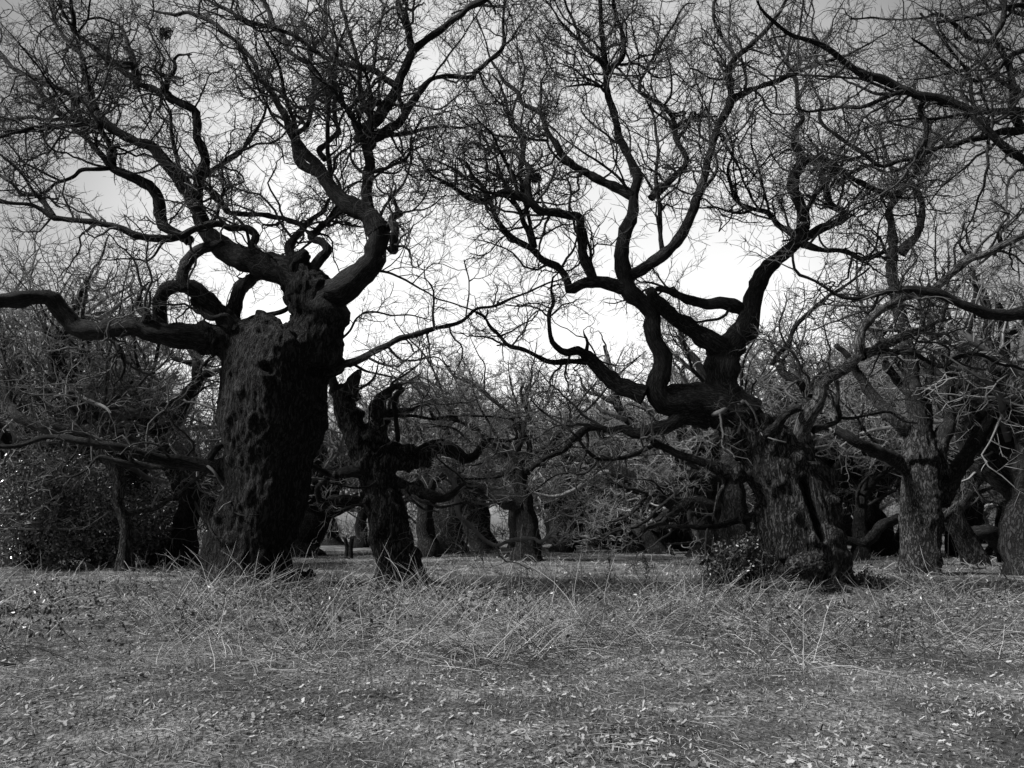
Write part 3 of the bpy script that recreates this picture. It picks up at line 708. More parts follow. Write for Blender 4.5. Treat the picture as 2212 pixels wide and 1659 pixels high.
    t.extra(14, (4, 8), .11, fr=(.2, 1), up=.06, sigma=.2, K=18)
    t.extra(20, (2, 4.5), .05, sigma=.34, K=16, fr=(.2, 1), up=.03)
    t.build(twig_mat=M_TWIGM, dens=1, l1=.45, nearr=(.018, .010))
    # ---------------- far left, above the holly
    t = Oak((270, 1235), 'pale thin-stemmed oak rising out of the dark holly at the left', seed=25, limb_mat=M_LIMB2, trunk_mat=M_TRUNK2)
    t.trunk([(245, 290, 1240), (258, 286, 1180), (262, 286, 1140), (245, 268, 1090), (246, 272, 1050), (235, 262, 1010), (200, 236, 975)])
    L = t.limb
    L(-.5, 'D', '640,1220,90 580,1150,90 480,1140,80 340,1130,70 250,1110,60 120,1060,54 60,940,44 10,800,30')
    L(.8, 'D', '590,1160,80 590,1000,56 570,850,48 570,700,44 540,600,30 470,500,22')
    L(.5, 'D', '560,1080,56 500,980,44 430,900,40 360,850,40 420,780,30 500,740,20')
    L(-.5, 'D', '600,1120,50 700,1080,40 640,1000,30 760,920,26 860,910,20')
    t.extra(14, (4, 8), .11, fr=(.2, 1), up=.06, sigma=.2, K=18)
    t.extra(20, (2, 4.5), .05, sigma=.34, K=16, fr=(.2, 1), up=.03)
    t.build(twig_mat=M_TWIGM, dens=1, l1=.45, nearr=(.016, .009))
    # ---------------- behind the burled oak
    t = Oak((1580, 1222), 'dark oak tucked close behind the left side of the burled oak', seed=26)
    t.trunk([(1525, 1640, 1228), (1540, 1628, 1190), (1548, 1622, 1140), (1552, 1612, 1090), (1556, 1606, 1040), (1560, 1600, 1000)])
    L = t.limb
    L(-.5, 'F', '480,1270,110 380,1340,60 250,1330,54 130,1380,50 0,1430,44 -60,1500,20')
    L(-.5, 'H', '900,60,40 800,40,40 740,50,36 690,90,34 640,130,30 560,150,20')
    L(.5, 'F', '520,1240,70 480,1100,60 400,1000,50 300,700,46 200,560,36 180,420,30')
    t.extra(14, (4, 8), .11, fr=(.2, 1), up=.06, sigma=.2, K=18)
    t.extra(20, (2, 4.5), .05, sigma=.34, K=16, fr=(.2, 1), up=.03)
    t.build(twig_mat=M_TWIGM, dens=1, l1=.45,  nearr=(.018, .010))
    # ---------------- leaning one in the far clearing
    t = Oak((1425, 1197), 'small oak leaning hard to the left in the far clearing, dead log beside it', seed=27)
    t.trunk([(1405, 1450, 1199), (1398, 1438, 1185), (1388, 1424, 1165), (1376, 1408, 1150)])
    L = t.limb
    L(.3, 'H', '560,170,44 520,150,30 480,150,24 460,190,14')
    L(.3, 'H', '580,180,44 560,120,30 510,90,24 420,80,18')
    L(.3, 'H', '610,170,44 640,120,34 700,60,34 760,30,26 830,20,20')
    t.extra(10, (4, 8), .12, fr=(.3, 1), up=.06, sigma=.2, K=18)
    t.extra(20, (2, 4.5), .05, sigma=.34, K=16, fr=(.3, 1), up=.03)
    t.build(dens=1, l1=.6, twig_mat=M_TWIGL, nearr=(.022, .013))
    # ---------------- right edge pair
    t = Oak((2118, 1222), 'pale oak leaning left near the right edge above the fallen branches', seed=28, limb_mat=M_LIMB2, trunk_mat=M_TRUNK2)
    t.trunk([(2085, 2140, 1226), (2080, 2128, 1200), (2062, 2108, 1165), (2045, 2090, 1130), (2038, 2075, 1095)])
    L = t.limb
    L(.3, 'F', '1780,1560,90 1700,1460,60 1640,1300,50 1600,1150,40')
    L(.3, 'F', '1800,1540,80 1900,1420,50 2000,1250,60 2060,1100,54 2030,1000,50 2100,860,40 2150,700,30')
    t.extra(12, (4, 8), .11, fr=(.3, 1), up=.06, sigma=.2, K=18)
    t.extra(20, (2, 4.5), .05, sigma=.34, K=16, fr=(.3, 1), up=.03)
    t.build(twig_mat=M_TWIGM, dens=1, l1=.55, nearr=(.02, .011))
    t = Oak((2180, 1215), 'dark bent oak at the right edge with one limb arching down leftwards', seed=29)
    t.trunk([(2160, 2215, 1217), (2158, 2206, 1190), (2162, 2200, 1170), (2165, 2205, 1130), (2170, 2212, 1080), (2168, 2212, 1020)])
    L = t.limb
    L(-.3, 'H', '2130,220,90 2080,180,60 2030,170,50 1960,180,40')
    L(.3, 'F', '2160,1500,90 2120,1300,80 2050,1200,70 2000,1130,50 1920,1050,30')
    t.extra(12, (4, 8), .13, fr=(.3, 1), up=.06, sigma=.2, K=18)
    t.extra(20, (2, 4.5), .05, sigma=.34, K=16, fr=(.3, 1), up=.03)
    t.build(twig_mat=M_TWIGM, dens=1, l1=.55, nearr=(.02, .011))
    # ---------------- oak standing out of frame on the right, whose boughs hang in
    t = Oak((2470, 1300), 'near oak outside the right edge whose boughs cross the upper right sky', D=15.0, seed=30)
    t.trunk([(2380, 2580, 1340), (2390, 2560, 1250), (2400, 2550, 1100), (2405, 2545, 950), (2410, 2540, 800), (2415, 2530, 650), (2420, 2500, 500)])
    L = t.limb
    L(-.5, 'F', '2750,300,120 2500,380,90 2300,370,66 2100,385,58 1950,365,54 1820,310,50 1700,255,48 1560,230,44 1450,240,34 1330,275,24 1200,290,22 1080,250,20 960,180,18 860,120,16', 'C', '840,1430,14 780,1420,10')
    L(-1.5, 'C', '2900,1250,110 2600,1100,80 2350,1010,56 2200,940,46 2100,870,44 1980,760,44 1870,650,44 1750,590,46 1600,560,46 1480,520,46 1380,480,42 1260,440,38 1150,370,34 1040,290,28 900,225,24 800,180,22 700,80,18 640,0,14')
    L(.3, 'C', '2900,900,90 2600,800,60 2400,760,46 2200,770,42 2080,780,40 2000,800,36 1850,840,28 1700,880,26 1600,920,24 1480,960,24 1370,985,22 1230,890,22 1130,820,22 1020,710,20 1010,610,16 960,500,12')
    L(.5, 'C', '2980,700,80 2500,650,60 2300,670,46 2150,660,40 2000,660,36 1850,640,30 1700,600,26')
    L(-.5, 'C', '2200,760,40 2140,650,36 2150,520,34 2120,380,32 2060,250,32 2030,220,30 2090,120,28 2090,0,24')
    L(.5, 'C', '2000,790,24 1960,700,24 1900,560,22 1870,420,20 1780,300,18 1700,180,16 1600,80,14')
    L(.6, 'C', '2060,245,26 1900,235,22 1800,130,20 1700,80,16 1600,110,12 1380,110,12 1180,110,10')
    L(.5, 'C', '1640,560,30 1600,650,26 1640,760,24 1620,900,22 1560,1040,20')
    L(.5, 'C', '1500,540,26 1380,580,22 1250,630,20 1100,640,18 960,660,14 850,640,10')
    L(-.6, 'C', '2500,400,60 2212,300,30 2000,460,22 1850,450,18 1700,330,14 1550,230,10')
    L(-.4, 'C', '2600,120,50 2300,60,34 2150,30,26 1900,100,20 1700,130,14')
    L(.6, 'C', '2212,560,24 2100,500,22 1950,370,20 1850,330,14 1720,170,12')
    t.extra(10, (2.5, 4.5), .06, fr=(.55, 1))
    t.build(dens=1.0, l1=.36, remesh=None)
    # a second stem crossing the top middle right
    t = Oak((1830, 1215), 'oak in the second row seen between the burled oak and the grey forked oak', D=41.0, seed=31)
    t.trunk([(1838, 1880, 1205), (1842, 1878, 1180), (1845, 1872, 1120), (1852, 1870, 1075)])
    L = t.limb
    L(-.5, 'F', '1250,1450,50 1350,1300,46 1300,1150,40 1400,1000,30')
    L(-1.0, 'H', '1420,200,24 1530,210,40 1600,140,40 1680,105,30')
    t.extra(14, (4, 8), .11, fr=(.3, 1), up=.06, sigma=.2, K=18)
    t.extra(20, (2, 4.5), .05, sigma=.34, K=16, fr=(.3, 1), up=.03)
    t.build(twig_mat=M_TWIGM, dens=1, l1=.45, nearr=(.016, .009))

# ------------------------------------------------------------------ generic oaks of the wood behind
def gen_oak(seed, rt, ht, nl, ll, counts, nearr):
    """meshes of one oak about its own base at the origin: (trunk, [limbs], twigs)"""
    rng = np.random.default_rng(seed)
    K = 14; P = np.zeros((K, 3)); d = np.array([rng.normal()*.12, rng.normal()*.12, 1.0])
    P[0, 2] = -.15
    for k in range(1, K):
        d = norm(d+rng.normal(size=3)*.09); P[k] = P[k-1]+d*ht/(K-1)
    tt = np.linspace(0, 1, K); R = rt*(1-.35*tt+.45*np.exp(-tt*9))*(1+.08*rng.normal(size=K))
    V, Q, uv = tubes(P[None], R[None], 16)
    for i in range(len(V)):
        x, y, z = V[i].tolist()
        V[i] += norm(V[i]-P[min(K-1, i//16)])*(mn.noise(Vector((x*2+seed, y*2, z*1.1)))*.25*rt)
    V = np.vstack([V, P[-1]+d*rt*.3]); i = np.arange(16); b0 = (K-1)*16
    tri = np.stack([i+b0, (i+1) % 16+b0, np.full(16, len(V)-1)], 1)
    trunk = mesh_from('trunk', V, Q, M_TRUNK, tri=tri)
    seg = segs_of(P[None], R[None])
    L1, R1 = grow(rng, seg, nl, ll, (.4, 1.25), 20, .21, .06, .62, rt*.22, rt*.45, .18, P[-1]-np.array([0, 0, 1.0]), .05, .55)
    L1[:, :, 2] = np.maximum(L1[:, :, 2], 1.2)
    L2, R2 = grow(rng, segs_of(L1, R1), 4*nl, (2.0, 4.6), (.5, 1.4), 14, .30, .02, .6, .035, rt*.16, .25, P[-1], .03, .15)
    L2[:, :, 2] = np.maximum(L2[:, :, 2], 1.0)
    limbs = []
    for p, r in zip(L1, R1):
        V, Q, uv = tubes(p[None], r[None], 7); limbs.append(mesh_from('limb', V, Q, M_LIMB, uv=uv))
    S = [np.concatenate([a, b]) for a, b in zip(segs_of(L1, R1), segs_of(L2, R2))]
    A, RA = grow(rng, S, counts[0], (1.0, 2.8), (.5, 1.5), 9, .42, .01, .5, .014, .035, .3, P[-1], .02, .15)
    A[:, :, 2] = np.maximum(A[:, :, 2], .9)
    B, RB = grow(rng, segs_of(A, RA), counts[1], (.5, 1.5), (.6, 1.45), 5, .42, .03, .7, nearr*.8, nearr*1.2, .4, P[-1], .02, .1)
    C, RC = grow(rng, segs_of(B, RB), counts[2], (.2, .7), (.5, 1.2), 3, .28, .06, .8, nearr*.6, nearr*.9, .5, P[-1], .04, .1)
    T = cat_meshes([tubes(L2, R2, 5), tubes(A, RA, 4), tubes(B, RB, 3), tubes(C, RC, 3)])
    return trunk, limbs, T

def build_background():
    protos = []
    for i, (sd_, rt, ht, nl, ll) in enumerate([(101, .62, 3.0, 8, (5, 9)), (102, .5, 3.6, 8, (5, 8.5)), (103, .75, 2.6, 9, (5, 9.5)), (104, .45, 4.2, 8, (4.5, 8))]):
        tr, li, T = gen_oak(sd_, rt, ht, nl, ll, (270, 1350, 3000), .0125)
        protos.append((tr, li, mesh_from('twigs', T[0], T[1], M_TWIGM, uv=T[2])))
    # (survey x, forward distance, prototype, turn, scale, label)
    rows = [
     (40, 34, 0, 10, 1.7, 'bare oak behind the holly at the far left edge'),
     (190, 40, 1, 80, 1.7, 'bare oak whose crown shows over the holly thicket'),
     (655, 48, 2, 200, 1.5, 'thick distant oak just right of the great left trunk'),
     (925, 44, 3, 40, 1.3, 'distant oak right of the broken-topped oak'),
     (975, 52, 0, 150, 1.5, 'dark distant oak left of the snaking oak in the clearing'),
     (1040, 60, 1, 70, 1.55, 'small faraway oak seen through the gap left of the clearing oak'),
     (1215, 54, 1, 310, 1.5, 'stocky faraway oak just right of the clearing oak'),
     (1300, 60, 2, 20, 1.65, 'faraway oak between the stocky oak and the hard-leaning oak'),
     (1475, 58, 3, 120, 1.65, 'thin straight faraway oak right of the hard-leaning oak'),
     (1365, 55, 0, 230, 1.25, 'faraway oak directly behind the hard-leaning oak'),
     (1905, 48, 2, 260, 1.6, 'oak in the second row with a limb sweeping up towards the grey forked oak'),
     (2080, 47, 1, 170, 1.8, 'oak in the second row right behind the grey forked oak'),
     (780, 66, 3, 10, 1.3, 'faraway oak above the pale rounded stumps'),
     (320, 44, 3, 140, 1.7, 'bare oak between the holly and the slender forked oak'),
     (1700, 46, 0, 95, 1.75, 'oak directly behind the burled oak, its crown mingled with it'),
     (1540, 44, 2, 15, 1.65, 'oak behind the ivy-clad foot of the burled oak'),
     (2250, 27, 2, 220, 1.5, 'oak behind the right edge, only its boughs in view'),
     (480, 52, 0, 300, 1.5, 'oak hidden behind the great left trunk, its crown showing beside it'),
     (1120, 68, 3, 33, 1.75, 'tall faraway oak in the very middle of the skyline'),
     (1960, 52, 3, 200, 1.8, 'tall oak of the third row, left of the grey forked oak'),
     (2180, 46, 0, 60, 1.8, 'tall oak of the third row near the right edge'),
     (1780, 46, 3, 260, 1.7, 'tall oak of the third row right behind the hollow trunk'),
    ]
    rr = np.random.default_rng(77)
    for i in range(36):
        D = rr.uniform(62, 100); rows.append((-100+2400*(i+rr.random())/36, D, int(rr.integers(4)), rr.uniform(0, 360), rr.uniform(1.45, 1.85), None))
    for ovx, D, k, turn, sc, label in rows:
        x = (ovx*1024/2212-512)/F*D*math.cos(PITCH)
        z = float(gh(x, D))
        r = empty('oak_tree', (x, D, z), label or 'one of the many bare faraway oaks massed in the wood beyond the clearing', 'oak tree', 'bare oaks in the rows behind' if label else 'faraway oaks massed beyond the clearing'); r.rotation_euler = (0, 0, math.radians(turn)); r.scale = (sc,)*3
        tr, li, tw = protos[k % 4]
        link('trunk', tr, r)
        for m in li: link('limb', m, r)
        o = link('twigs', tw, r); o['kind'] = 'stuff'
    # the wood beyond, one mass
    rng = np.random.default_rng(55); parts = []; V = []; Q = []; of = 0
    gens = []
    for sd_ in (201, 202, 203):
        tr, li, T = gen_oak(sd_, .5, 3.2, 8, (4, 7.5), (70, 300, 60), .028)
        vs = []; qs = []; o_ = 0
        for me in [tr]+li:
            n = len(me.vertices); co = np.empty(n*3, np.float32); me.vertices.foreach_get('co', co)
            fq = np.array([list(p.vertices) for p in me.polygons if len(p.vertices) == 4])
            vs.append(co.reshape(-1, 3)); qs.append(fq+o_); o_ += n; bpy.data.meshes.remove(me)
        vs.append(T[0]); qs.append(T[1]+o_)
        gens.append((np.concatenate(vs), np.concatenate(qs)))
    for i in range(14):
        D = rng.uniform(75, 150) if i > 16 else rng.uniform(85, 100)
        x = rng.uniform(-.95, .95)*D*.85
        if i <= 13: x = (-.9+1.8*i/13)*D*.75
        v, q = gens[rng.integers(3)]; a = rng.uniform(0, 6.28); sc = rng.uniform(1.1, 1.45)
        c, s_ = math.cos(a)*sc, math.sin(a)*sc
        W = np.stack([v[:, 0]*c-v[:, 1]*s_+x, v[:, 0]*s_+v[:, 1]*c+D, v[:, 2]*sc], 1)
        V.append(W); Q.append(q+of); of += len(W)
    m = 7000; x = rng.uniform(-105, 105, m); y = rng.uniform(92, 135, m); a = rng.uniform(0, 6.28, m); el = rng.uniform(.3, 1.5, m)
    d = np.stack([np.cos(a)*np.cos(el), np.sin(a)*np.cos(el), np.sin(el)], 1); P = np.empty((m, 4, 3)); P[:, 0] = np.stack([x, y, rng.uniform(0, 1.2, m)], 1)
    for k in range(1, 4): d = norm(d+rng.normal(size=(m, 3))*.25); P[:, k] = P[:, k-1]+d*rng.uniform(.5, 1.1, (m, 1))
    v, q, _ = tubes(P, np.tile([.05, .045, .035, .02], (m, 1)), 3); V.append(v); Q.append(q+of)
    o = link('distant_woodland', mesh_from('distant_woodland', np.concatenate(V), np.concatenate(Q), M_TWIGM))
    tag(o, 'tangled mass of bare trees closing the view beyond the clearing', 'woodland', kind='stuff')

# ------------------------------------------------------------------ ground and what grows on it
def build_ground():
    xs = np.concatenate([np.linspace(-1500, -60, 16), np.linspace(-50, 50, 181), np.linspace(60, 1500, 16)])
    ys = np.concatenate([np.linspace(-60, -5, 12), np.linspace(-3, 60, 141), np.linspace(66, 200, 20), np.linspace(260, 2000, 12)])
    X, Y = np.meshgrid(xs, ys); Z = gh(X, Y)*(np.hypot(X, Y) < 90)
    V = np.stack([X, Y, Z], -1).reshape(-1, 3); nx = len(xs); ny = len(ys)
    i, j = np.meshgrid(np.arange(nx-1), np.arange(ny-1)); b = (j*nx+i).ravel()
    o = link('ground', mesh_from('ground', V, np.stack([b, b+1, b+nx+1, b+nx], 1), M_GROUND))
    tag(o, 'flat rough meadow floor under the oaks', kind='structure')

def scatter(rng, n, d0, d1, power=1.0, spread=.74):
    """points in the wedge the camera looks along, d0..d1 metres ahead, a little wider than the view"""
    u = rng.random(n)**power; d = d0+(d1-d0)*u
    x = rng.uniform(-spread, spread, n)*d + rng.uniform(-1, 1, n)
    return x, d

def patch(x, y, f, seed=0.):
    return np.array([mn.noise(Vector((a*f+seed, b*f, seed))) for a, b in zip(x.tolist(), y.tolist())])

def blades(rng, x, y, h, wdt, lean):
    n = len(x); z = gh(x, y)-.01; a = rng.uniform(0, 6.28, n)
    wx, wy = np.cos(a)*wdt/2, np.sin(a)*wdt/2
    l = rng.uniform(0, 6.28, n); lx, ly = np.cos(l)*lean*h, np.sin(l)*lean*h
    V = np.empty((n, 5, 3))
    V[:, 0] = np.stack([x-wx, y-wy, z], 1); V[:, 1] = np.stack([x+wx, y+wy, z], 1)
    V[:, 2] = np.stack([x+wx*.8+lx*.35, y+wy*.8+ly*.35, z+h*.6], 1); V[:, 3] = np.stack([x-wx*.8+lx*.35, y-wy*.8+ly*.35, z+h*.6], 1)
    V[:, 4] = np.stack([x+lx, y+ly, z+h*(1-.3*lean)], 1)
    b = np.arange(n)[:, None]*5
    return V.reshape(-1, 3), np.concatenate([b+0, b+1, b+2, b+3], 1), np.concatenate([b+3, b+2, b+4], 1)

def build_cover():
    rng = np.random.default_rng(3)
    x, y = scatter(rng, 72000, 3.6, 15, .9)
    k = (patch(x, y, .9, 4)+rng.normal(size=len(x))*.25 > -.35) & ((y < 9.5) | (rng.random(len(x)) < .45)); x, y = x[k], y[k]
    x2, y2 = scatter(rng, 34000, 14, 60, 1.6)
    x = np.concatenate([x, x2]); y = np.concatenate([y, y2])
    far = np.clip(y/12, 1, 4)
    h = rng.uniform(.015, .06, len(x))*np.clip(far, 1, 2.2); V, q, t_ = blades(rng, x, y, h, .006*far, rng.uniform(.2, 1.5, len(x)))
    tag(link('grass', mesh_from('grass', V, q, M_GRASS, tri=t_, smooth=False)), 'short cropped winter grass over the meadow floor', kind='stuff')
    # oak leaves lying about
    n = 42000; x, y = scatter(rng, n, 3.6, 17, .85); k = patch(x, y, .8, 9)+rng.normal(size=n)*.25 > -.12; x, y = x[k], y[k]
    x2, y2 = scatter(rng, 9000, 15, 50, 1.5); x = np.concatenate([x, x2]); y = np.concatenate([y, y2]); n = len(x)
    s_ = (.010+.024*rng.random(n)**1.8)*np.clip(y/11, 1, 3); a = rng.uniform(0, 6.28, n); z = gh(x, y)+rng.uniform(.003, .035, n)
    tmpl = np.array([(-1, 0, 0), (-.45, .38, .12), (.05, .25, .10), (.5, .42, .2), (1, 0, .12), (.5, -.4, .18), (.05, -.22, .08), (-.45, -.36, .14)])
    c, sn = np.cos(a)[:, None], np.sin(a)[:, None]; curl = rng.uniform(-.3, 2.0, n)[:, None]
    tx, ty = rng.normal(size=(n, 1))*.35, rng.normal(size=(n, 1))*.35
    lx, ly = tmpl[None, :, 0]*s_[:, None], tmpl[None, :, 1]*s_[:, None]*rng.uniform(.8, 1.3, (n, 1))
    lz = tmpl[None, :, 2]*s_[:, None]*curl+lx*tx+ly*ty
    V = np.stack([lx*c-ly*sn+x[:, None], lx*sn+ly*c+y[:, None], lz+z[:, None]], -1).reshape(-1, 3)
    b = np.arange(n)[:, None]*8
    Q = np.concatenate([np.concatenate([b, b+7, b+2, b+1], 1)[:, [0, 1, 2, 3]], np.concatenate([b+7, b+6, b+5, b+2], 1), np.concatenate([b+2, b+5, b+4, b+3], 1)])
    tag(link('fallen_leaves', mesh_from('fallen_leaves', V, Q, M_LEAF, smooth=False)), 'dry fallen oak leaves strewn through the grass', kind='stuff')
    # dead straw lying and standing: belt round the oak feet, thinner in front
    def stalks(n, d0, d1, ln, rr, lay, seed, name, mat, label, thr, powr=1.0, K=6):
        r_ = np.random.default_rng(seed); x, y = scatter(r_, n, d0, d1, powr)
        k = (patch(x, y, .45, seed)+r_.normal(size=n)*.15 > thr) & (y > d0+(d0 > 5)*(1.8*r_.random(n)+2.2*np.abs(patch(x, x*0, .35, seed+3)))); x, y = x[k], y[k]; m = len(x)
        Ls = r_.uniform(ln[0], ln[1], m)*(.65+1.1*np.clip(patch(x, y, .45, seed), 0, 1)); a = r_.uniform(0, 6.28, m); el = r_.uniform(lay[0], lay[1], m)
        d = np.stack([np.cos(a)*np.cos(el), np.sin(a)*np.cos(el), np.sin(el)], 1); P = np.empty((m, K, 3))
        P[:, 0] = np.stack([x, y, gh(x, y)], 1); bend = r_.uniform(.0, .35, m)
        for i in range(1, K):
            d = norm(d+r_.normal(size=(m, 3))*.12-np.stack([0*bend, 0*bend, bend], 1)*.8)
            P[:, i] = P[:, i-1]+d*(Ls/(K-1))[:, None]
            P[:, i, 2] = np.maximum(P[:, i, 2], gh(P[:, i, 0], P[:, i, 1])+.012)
        R = np.clip(r_.uniform(rr[0], rr[1], m)*np.clip(y/12, 1, 2.5), 0, .02)[:, None]*np.linspace(1, .45, K)[None]
        V, Q, uv = tubes(P, R, 3)
        tag(link(name, mesh_from(name, V, Q, mat)), label, kind='stuff')
    stalks(2600, 3.6, 11, (.06, .45), (.0018, .004), (.0, .35), 41, 'loose_straw', M_STRAW, 'broken straw stalks lying on the short grass', -.3)
    stalks(19000, 8.4, 19, (.3, 1.3), (.003, .006), (.0, 1.0), 42, 'dead_stalks', M_STRAW, 'tangle of pale dead grass stalks round the feet of the oaks', -.02)
    stalks(9000, 8, 21, (.4, 1.5), (.003, .0055), (.1, 1.2), 43, 'bramble_stems', M_BRAMBLE, 'dark arching bramble stems in the tangle', -.02, K=8)
    stalks(4500, 19, 48, (.3, .8), (.004, .006), (.1, 1.3), 44, 'far_dead_stalks', M_STRAW, 'pale dead stalks of the far clearing', 0., 1.3)
    # leafy bits in the brambles
    n = 12000; x, y = scatter(rng, n, 10, 18); k = patch(x, y, .6, 12) > .02; x, y = x[k], y[k]
    leafcloud('bramble_leaves', np.stack([x, y, gh(x, y)+rng.uniform(.05, .45, len(x))], 1), (.02, .045), M_IVY, rng, None, 'small dark leaves among the bramble stems')

def leafcloud(name, C, size, mat, rng, parent, label=None, o=None):
    n = len(C); u = norm(rng.normal(size=(n, 3))); w_ = norm(np.cross(u, rng.normal(size=(n, 3)))); nn = np.cross(u, w_)
    s_ = rng.uniform(size[0], size[1], n)[:, None]
    V = np.stack([C-u*s_, C+w_*s_*.55+nn*s_*.15, C+u*s_, C-w_*s_*.55+nn*s_*.15], 1).reshape(-1, 3)
    if o is not None: V = V-np.asarray(o)
    b = np.arange(n)[:, None]*4; tri = np.concatenate([np.concatenate([b, b+1, b+2], 1), np.concatenate([b, b+2, b+3], 1)])
    ob = link(name, mesh_from(name, V, None, mat, tri=tri, smooth=False), parent)
    tag(ob, label, kind='stuff'); return ob

def build_shrubs():
    rng = np.random.default_rng(8)
    # holly thicket: three bushes at the left
    for (ox, by, wd, top, n, lab) in [(70, 1232, 210, 985, 15000, 'dense dark holly bush with glinting leaves at the left edge'),
                                   (215, 1228, 190, 1010, 12000, 'dark holly bush between the left edge holly and the pale thin-stemmed oak'),
                                   (330, 1222, 110, 1060, 6000, 'low shadowy holly bush at the foot of the slender forked oak')]:
        D = ground_dist(ox, by)+1; c = at(ox, by, D); R = pxr(wd, ox, by, D)*1.15; H = at(ox, top, D)[2]
        root = empty('holly_bush', (c[0], D, 0), lab, 'holly bush', 'holly bushes at the left')
        # clumps then leaves
        nc = 60; cl = norm(rng.normal(size=(nc, 3)))*rng.random((nc, 1))**.4
        cl = np.stack([c[0]+cl[:, 0]*R, D+cl[:, 1]*R, H*.5+cl[:, 2]*H*.5], 1)
        k = rng.integers(nc, size=n); sd_ = norm(rng.normal(size=(n, 3)))*(rng.random((n, 1))**.5)*R*.42
        Pn = cl[k]+sd_; Pn[:, 2] = np.abs(Pn[:, 2])+.03
        leafcloud('foliage', Pn, (.04, .09), M_HOLLY, rng, root, None, (c[0], D, 0))
        P = np.zeros((26, 8, 3)); 
        for i in range(26):
            e = cl[i]; P[i] = np.linspace(np.array([c[0]+rng.normal()*.15, D+rng.normal()*.15, -.05]), e, 8)+rng.normal(size=(8, 3))*.05
        V, Q, uv = tubes(P, np.tile(np.linspace(.05, .012, 8), (26, 1)), 5)
        link('stems', mesh_from('stems', V-np.array([c[0], D, 0]), Q, M_DARK), root)
    # ivy and bramble heap left of the burled oak's foot
    for (ox, by, wd, top, n, dd, lab) in [(1612, 1262, 95, 1140, 4600, 1.0, 'ivy clad mound climbing the left foot of the burled oak'),
                                   (1560, 1245, 90, 1165, 2600, 1.4, 'low leafy bush beside the ivy mound under the dark tucked oak'),
                                   (1868, 1292, 120, 1235, 1500, .3, 'low bramble bush at the right foot of the burled oak')]:
        D = ground_dist(1760, 1285)-dd; c = at(ox, by, D); R = pxr(wd, ox, by, D); H = max(.4, at(ox, top, D)[2])
        root = empty('leafy_bush', (c[0], D, 0), lab, 'bush')
        nc = 30; cl = rng.normal(size=(nc, 3)); cl = norm(cl)*rng.random((nc, 1))**.5
        cl = np.stack([c[0]+cl[:, 0]*R, D+cl[:, 1]*R*.8, H*.42+cl[:, 2]*H*.45], 1)
        k = rng.integers(nc, size=n); Pn = cl[k]+rng.normal(size=(n, 3))*R*.17; Pn[:, 2] = np.abs(Pn[:, 2])+.02
        leafcloud('foliage', Pn, (.025, .05), M_IVY, rng, root, None, (c[0], D, 0))
        P = np.zeros((24, 8, 3))
        for i in range(24):
            P[i] = np.linspace(np.array([c[0]+rng.normal()*R*.3, D+rng.normal()*.2, -.05]), cl[i]+[0, 0, .1], 8)+rng.normal(size=(8, 3))*.04
        V, Q, uv = tubes(P, np.tile(np.linspace(.014, .005, 8), (24, 1)), 4)
        link('stems', mesh_from('stems', V-np.array([c[0], D, 0]), Q, M_DARK), root)
    # two dark leafy saplings in the clearing
    for (ox, by, top, lab) in [(1318, 1245, 1190, 'small dark leafy sapling standing in the clearing grass'), (1396, 1250, 1200, 'small leafy sapling to the right of the other clearing sapling')]:
        D = ground_dist(ox, by+10); c = at(ox, by, D); H = at(ox, top, D)[2]
        root = empty('sapling', (c[0], D, 0), lab, 'sapling')
        P = np.stack([np.linspace([0, 0, 0], [rng.normal()*.05, 0, H], 8)+rng.normal(size=(8, 3))*.02*(np.arange(8)[:, None] > 0) for _ in range(1)])
        R = np.linspace(.012, .004, 8)[None]
        A, RA = grow(rng, segs_of(P, R), 22, (.12, .35), (.5, 1.1), 5, .15, .1, .5, .003, .005, .5)
        V, Q, uv = cat_meshes([tubes(P, R, 5), tubes(A, RA, 3)])
        link('stem', mesh_from('stem', V, Q, M_DARK), root)
        pts = A.reshape(-1, 3)[rng.integers(22*5, size=180)]+rng.normal(size=(180, 3))*.02
        leafcloud('leaves', pts, (.018, .035), M_IVY, rng, root)

def build_nests(o1, o2):
    rng = np.random.default_rng(66)
    for (x, y, w_, t, lab) in [(355, 72, 26, o1, 'dark ragged drey of twigs high in the crown of the great left oak'), (1157, 385, 22, o2, 'small dark clump of dead leaves hanging in the crown of the burled oak')]:
        c = at(x, y, t.D-.5); R = pxr(w_, x, y, t.D)
        root = empty('nest', c, lab, 'nest')
        S = rng.normal(size=(160, 3))*R*.45; d = norm(rng.normal(size=(160, 3)))*R*.8
        P = np.stack([S-d/2, S+rng.normal(size=(160, 3))*R*.1, S+d/2], 1)
        V, Q, uv = tubes(P, np.full((160, 3), .007), 3)
        link('twigs', mesh_from('twigs', V, Q, M_TWIG), root)['kind'] = 'stuff'
        leafcloud('dead_leaves', rng.normal(size=(150, 3))*R*.5, (.03, .06), M_DARK, rng, root)

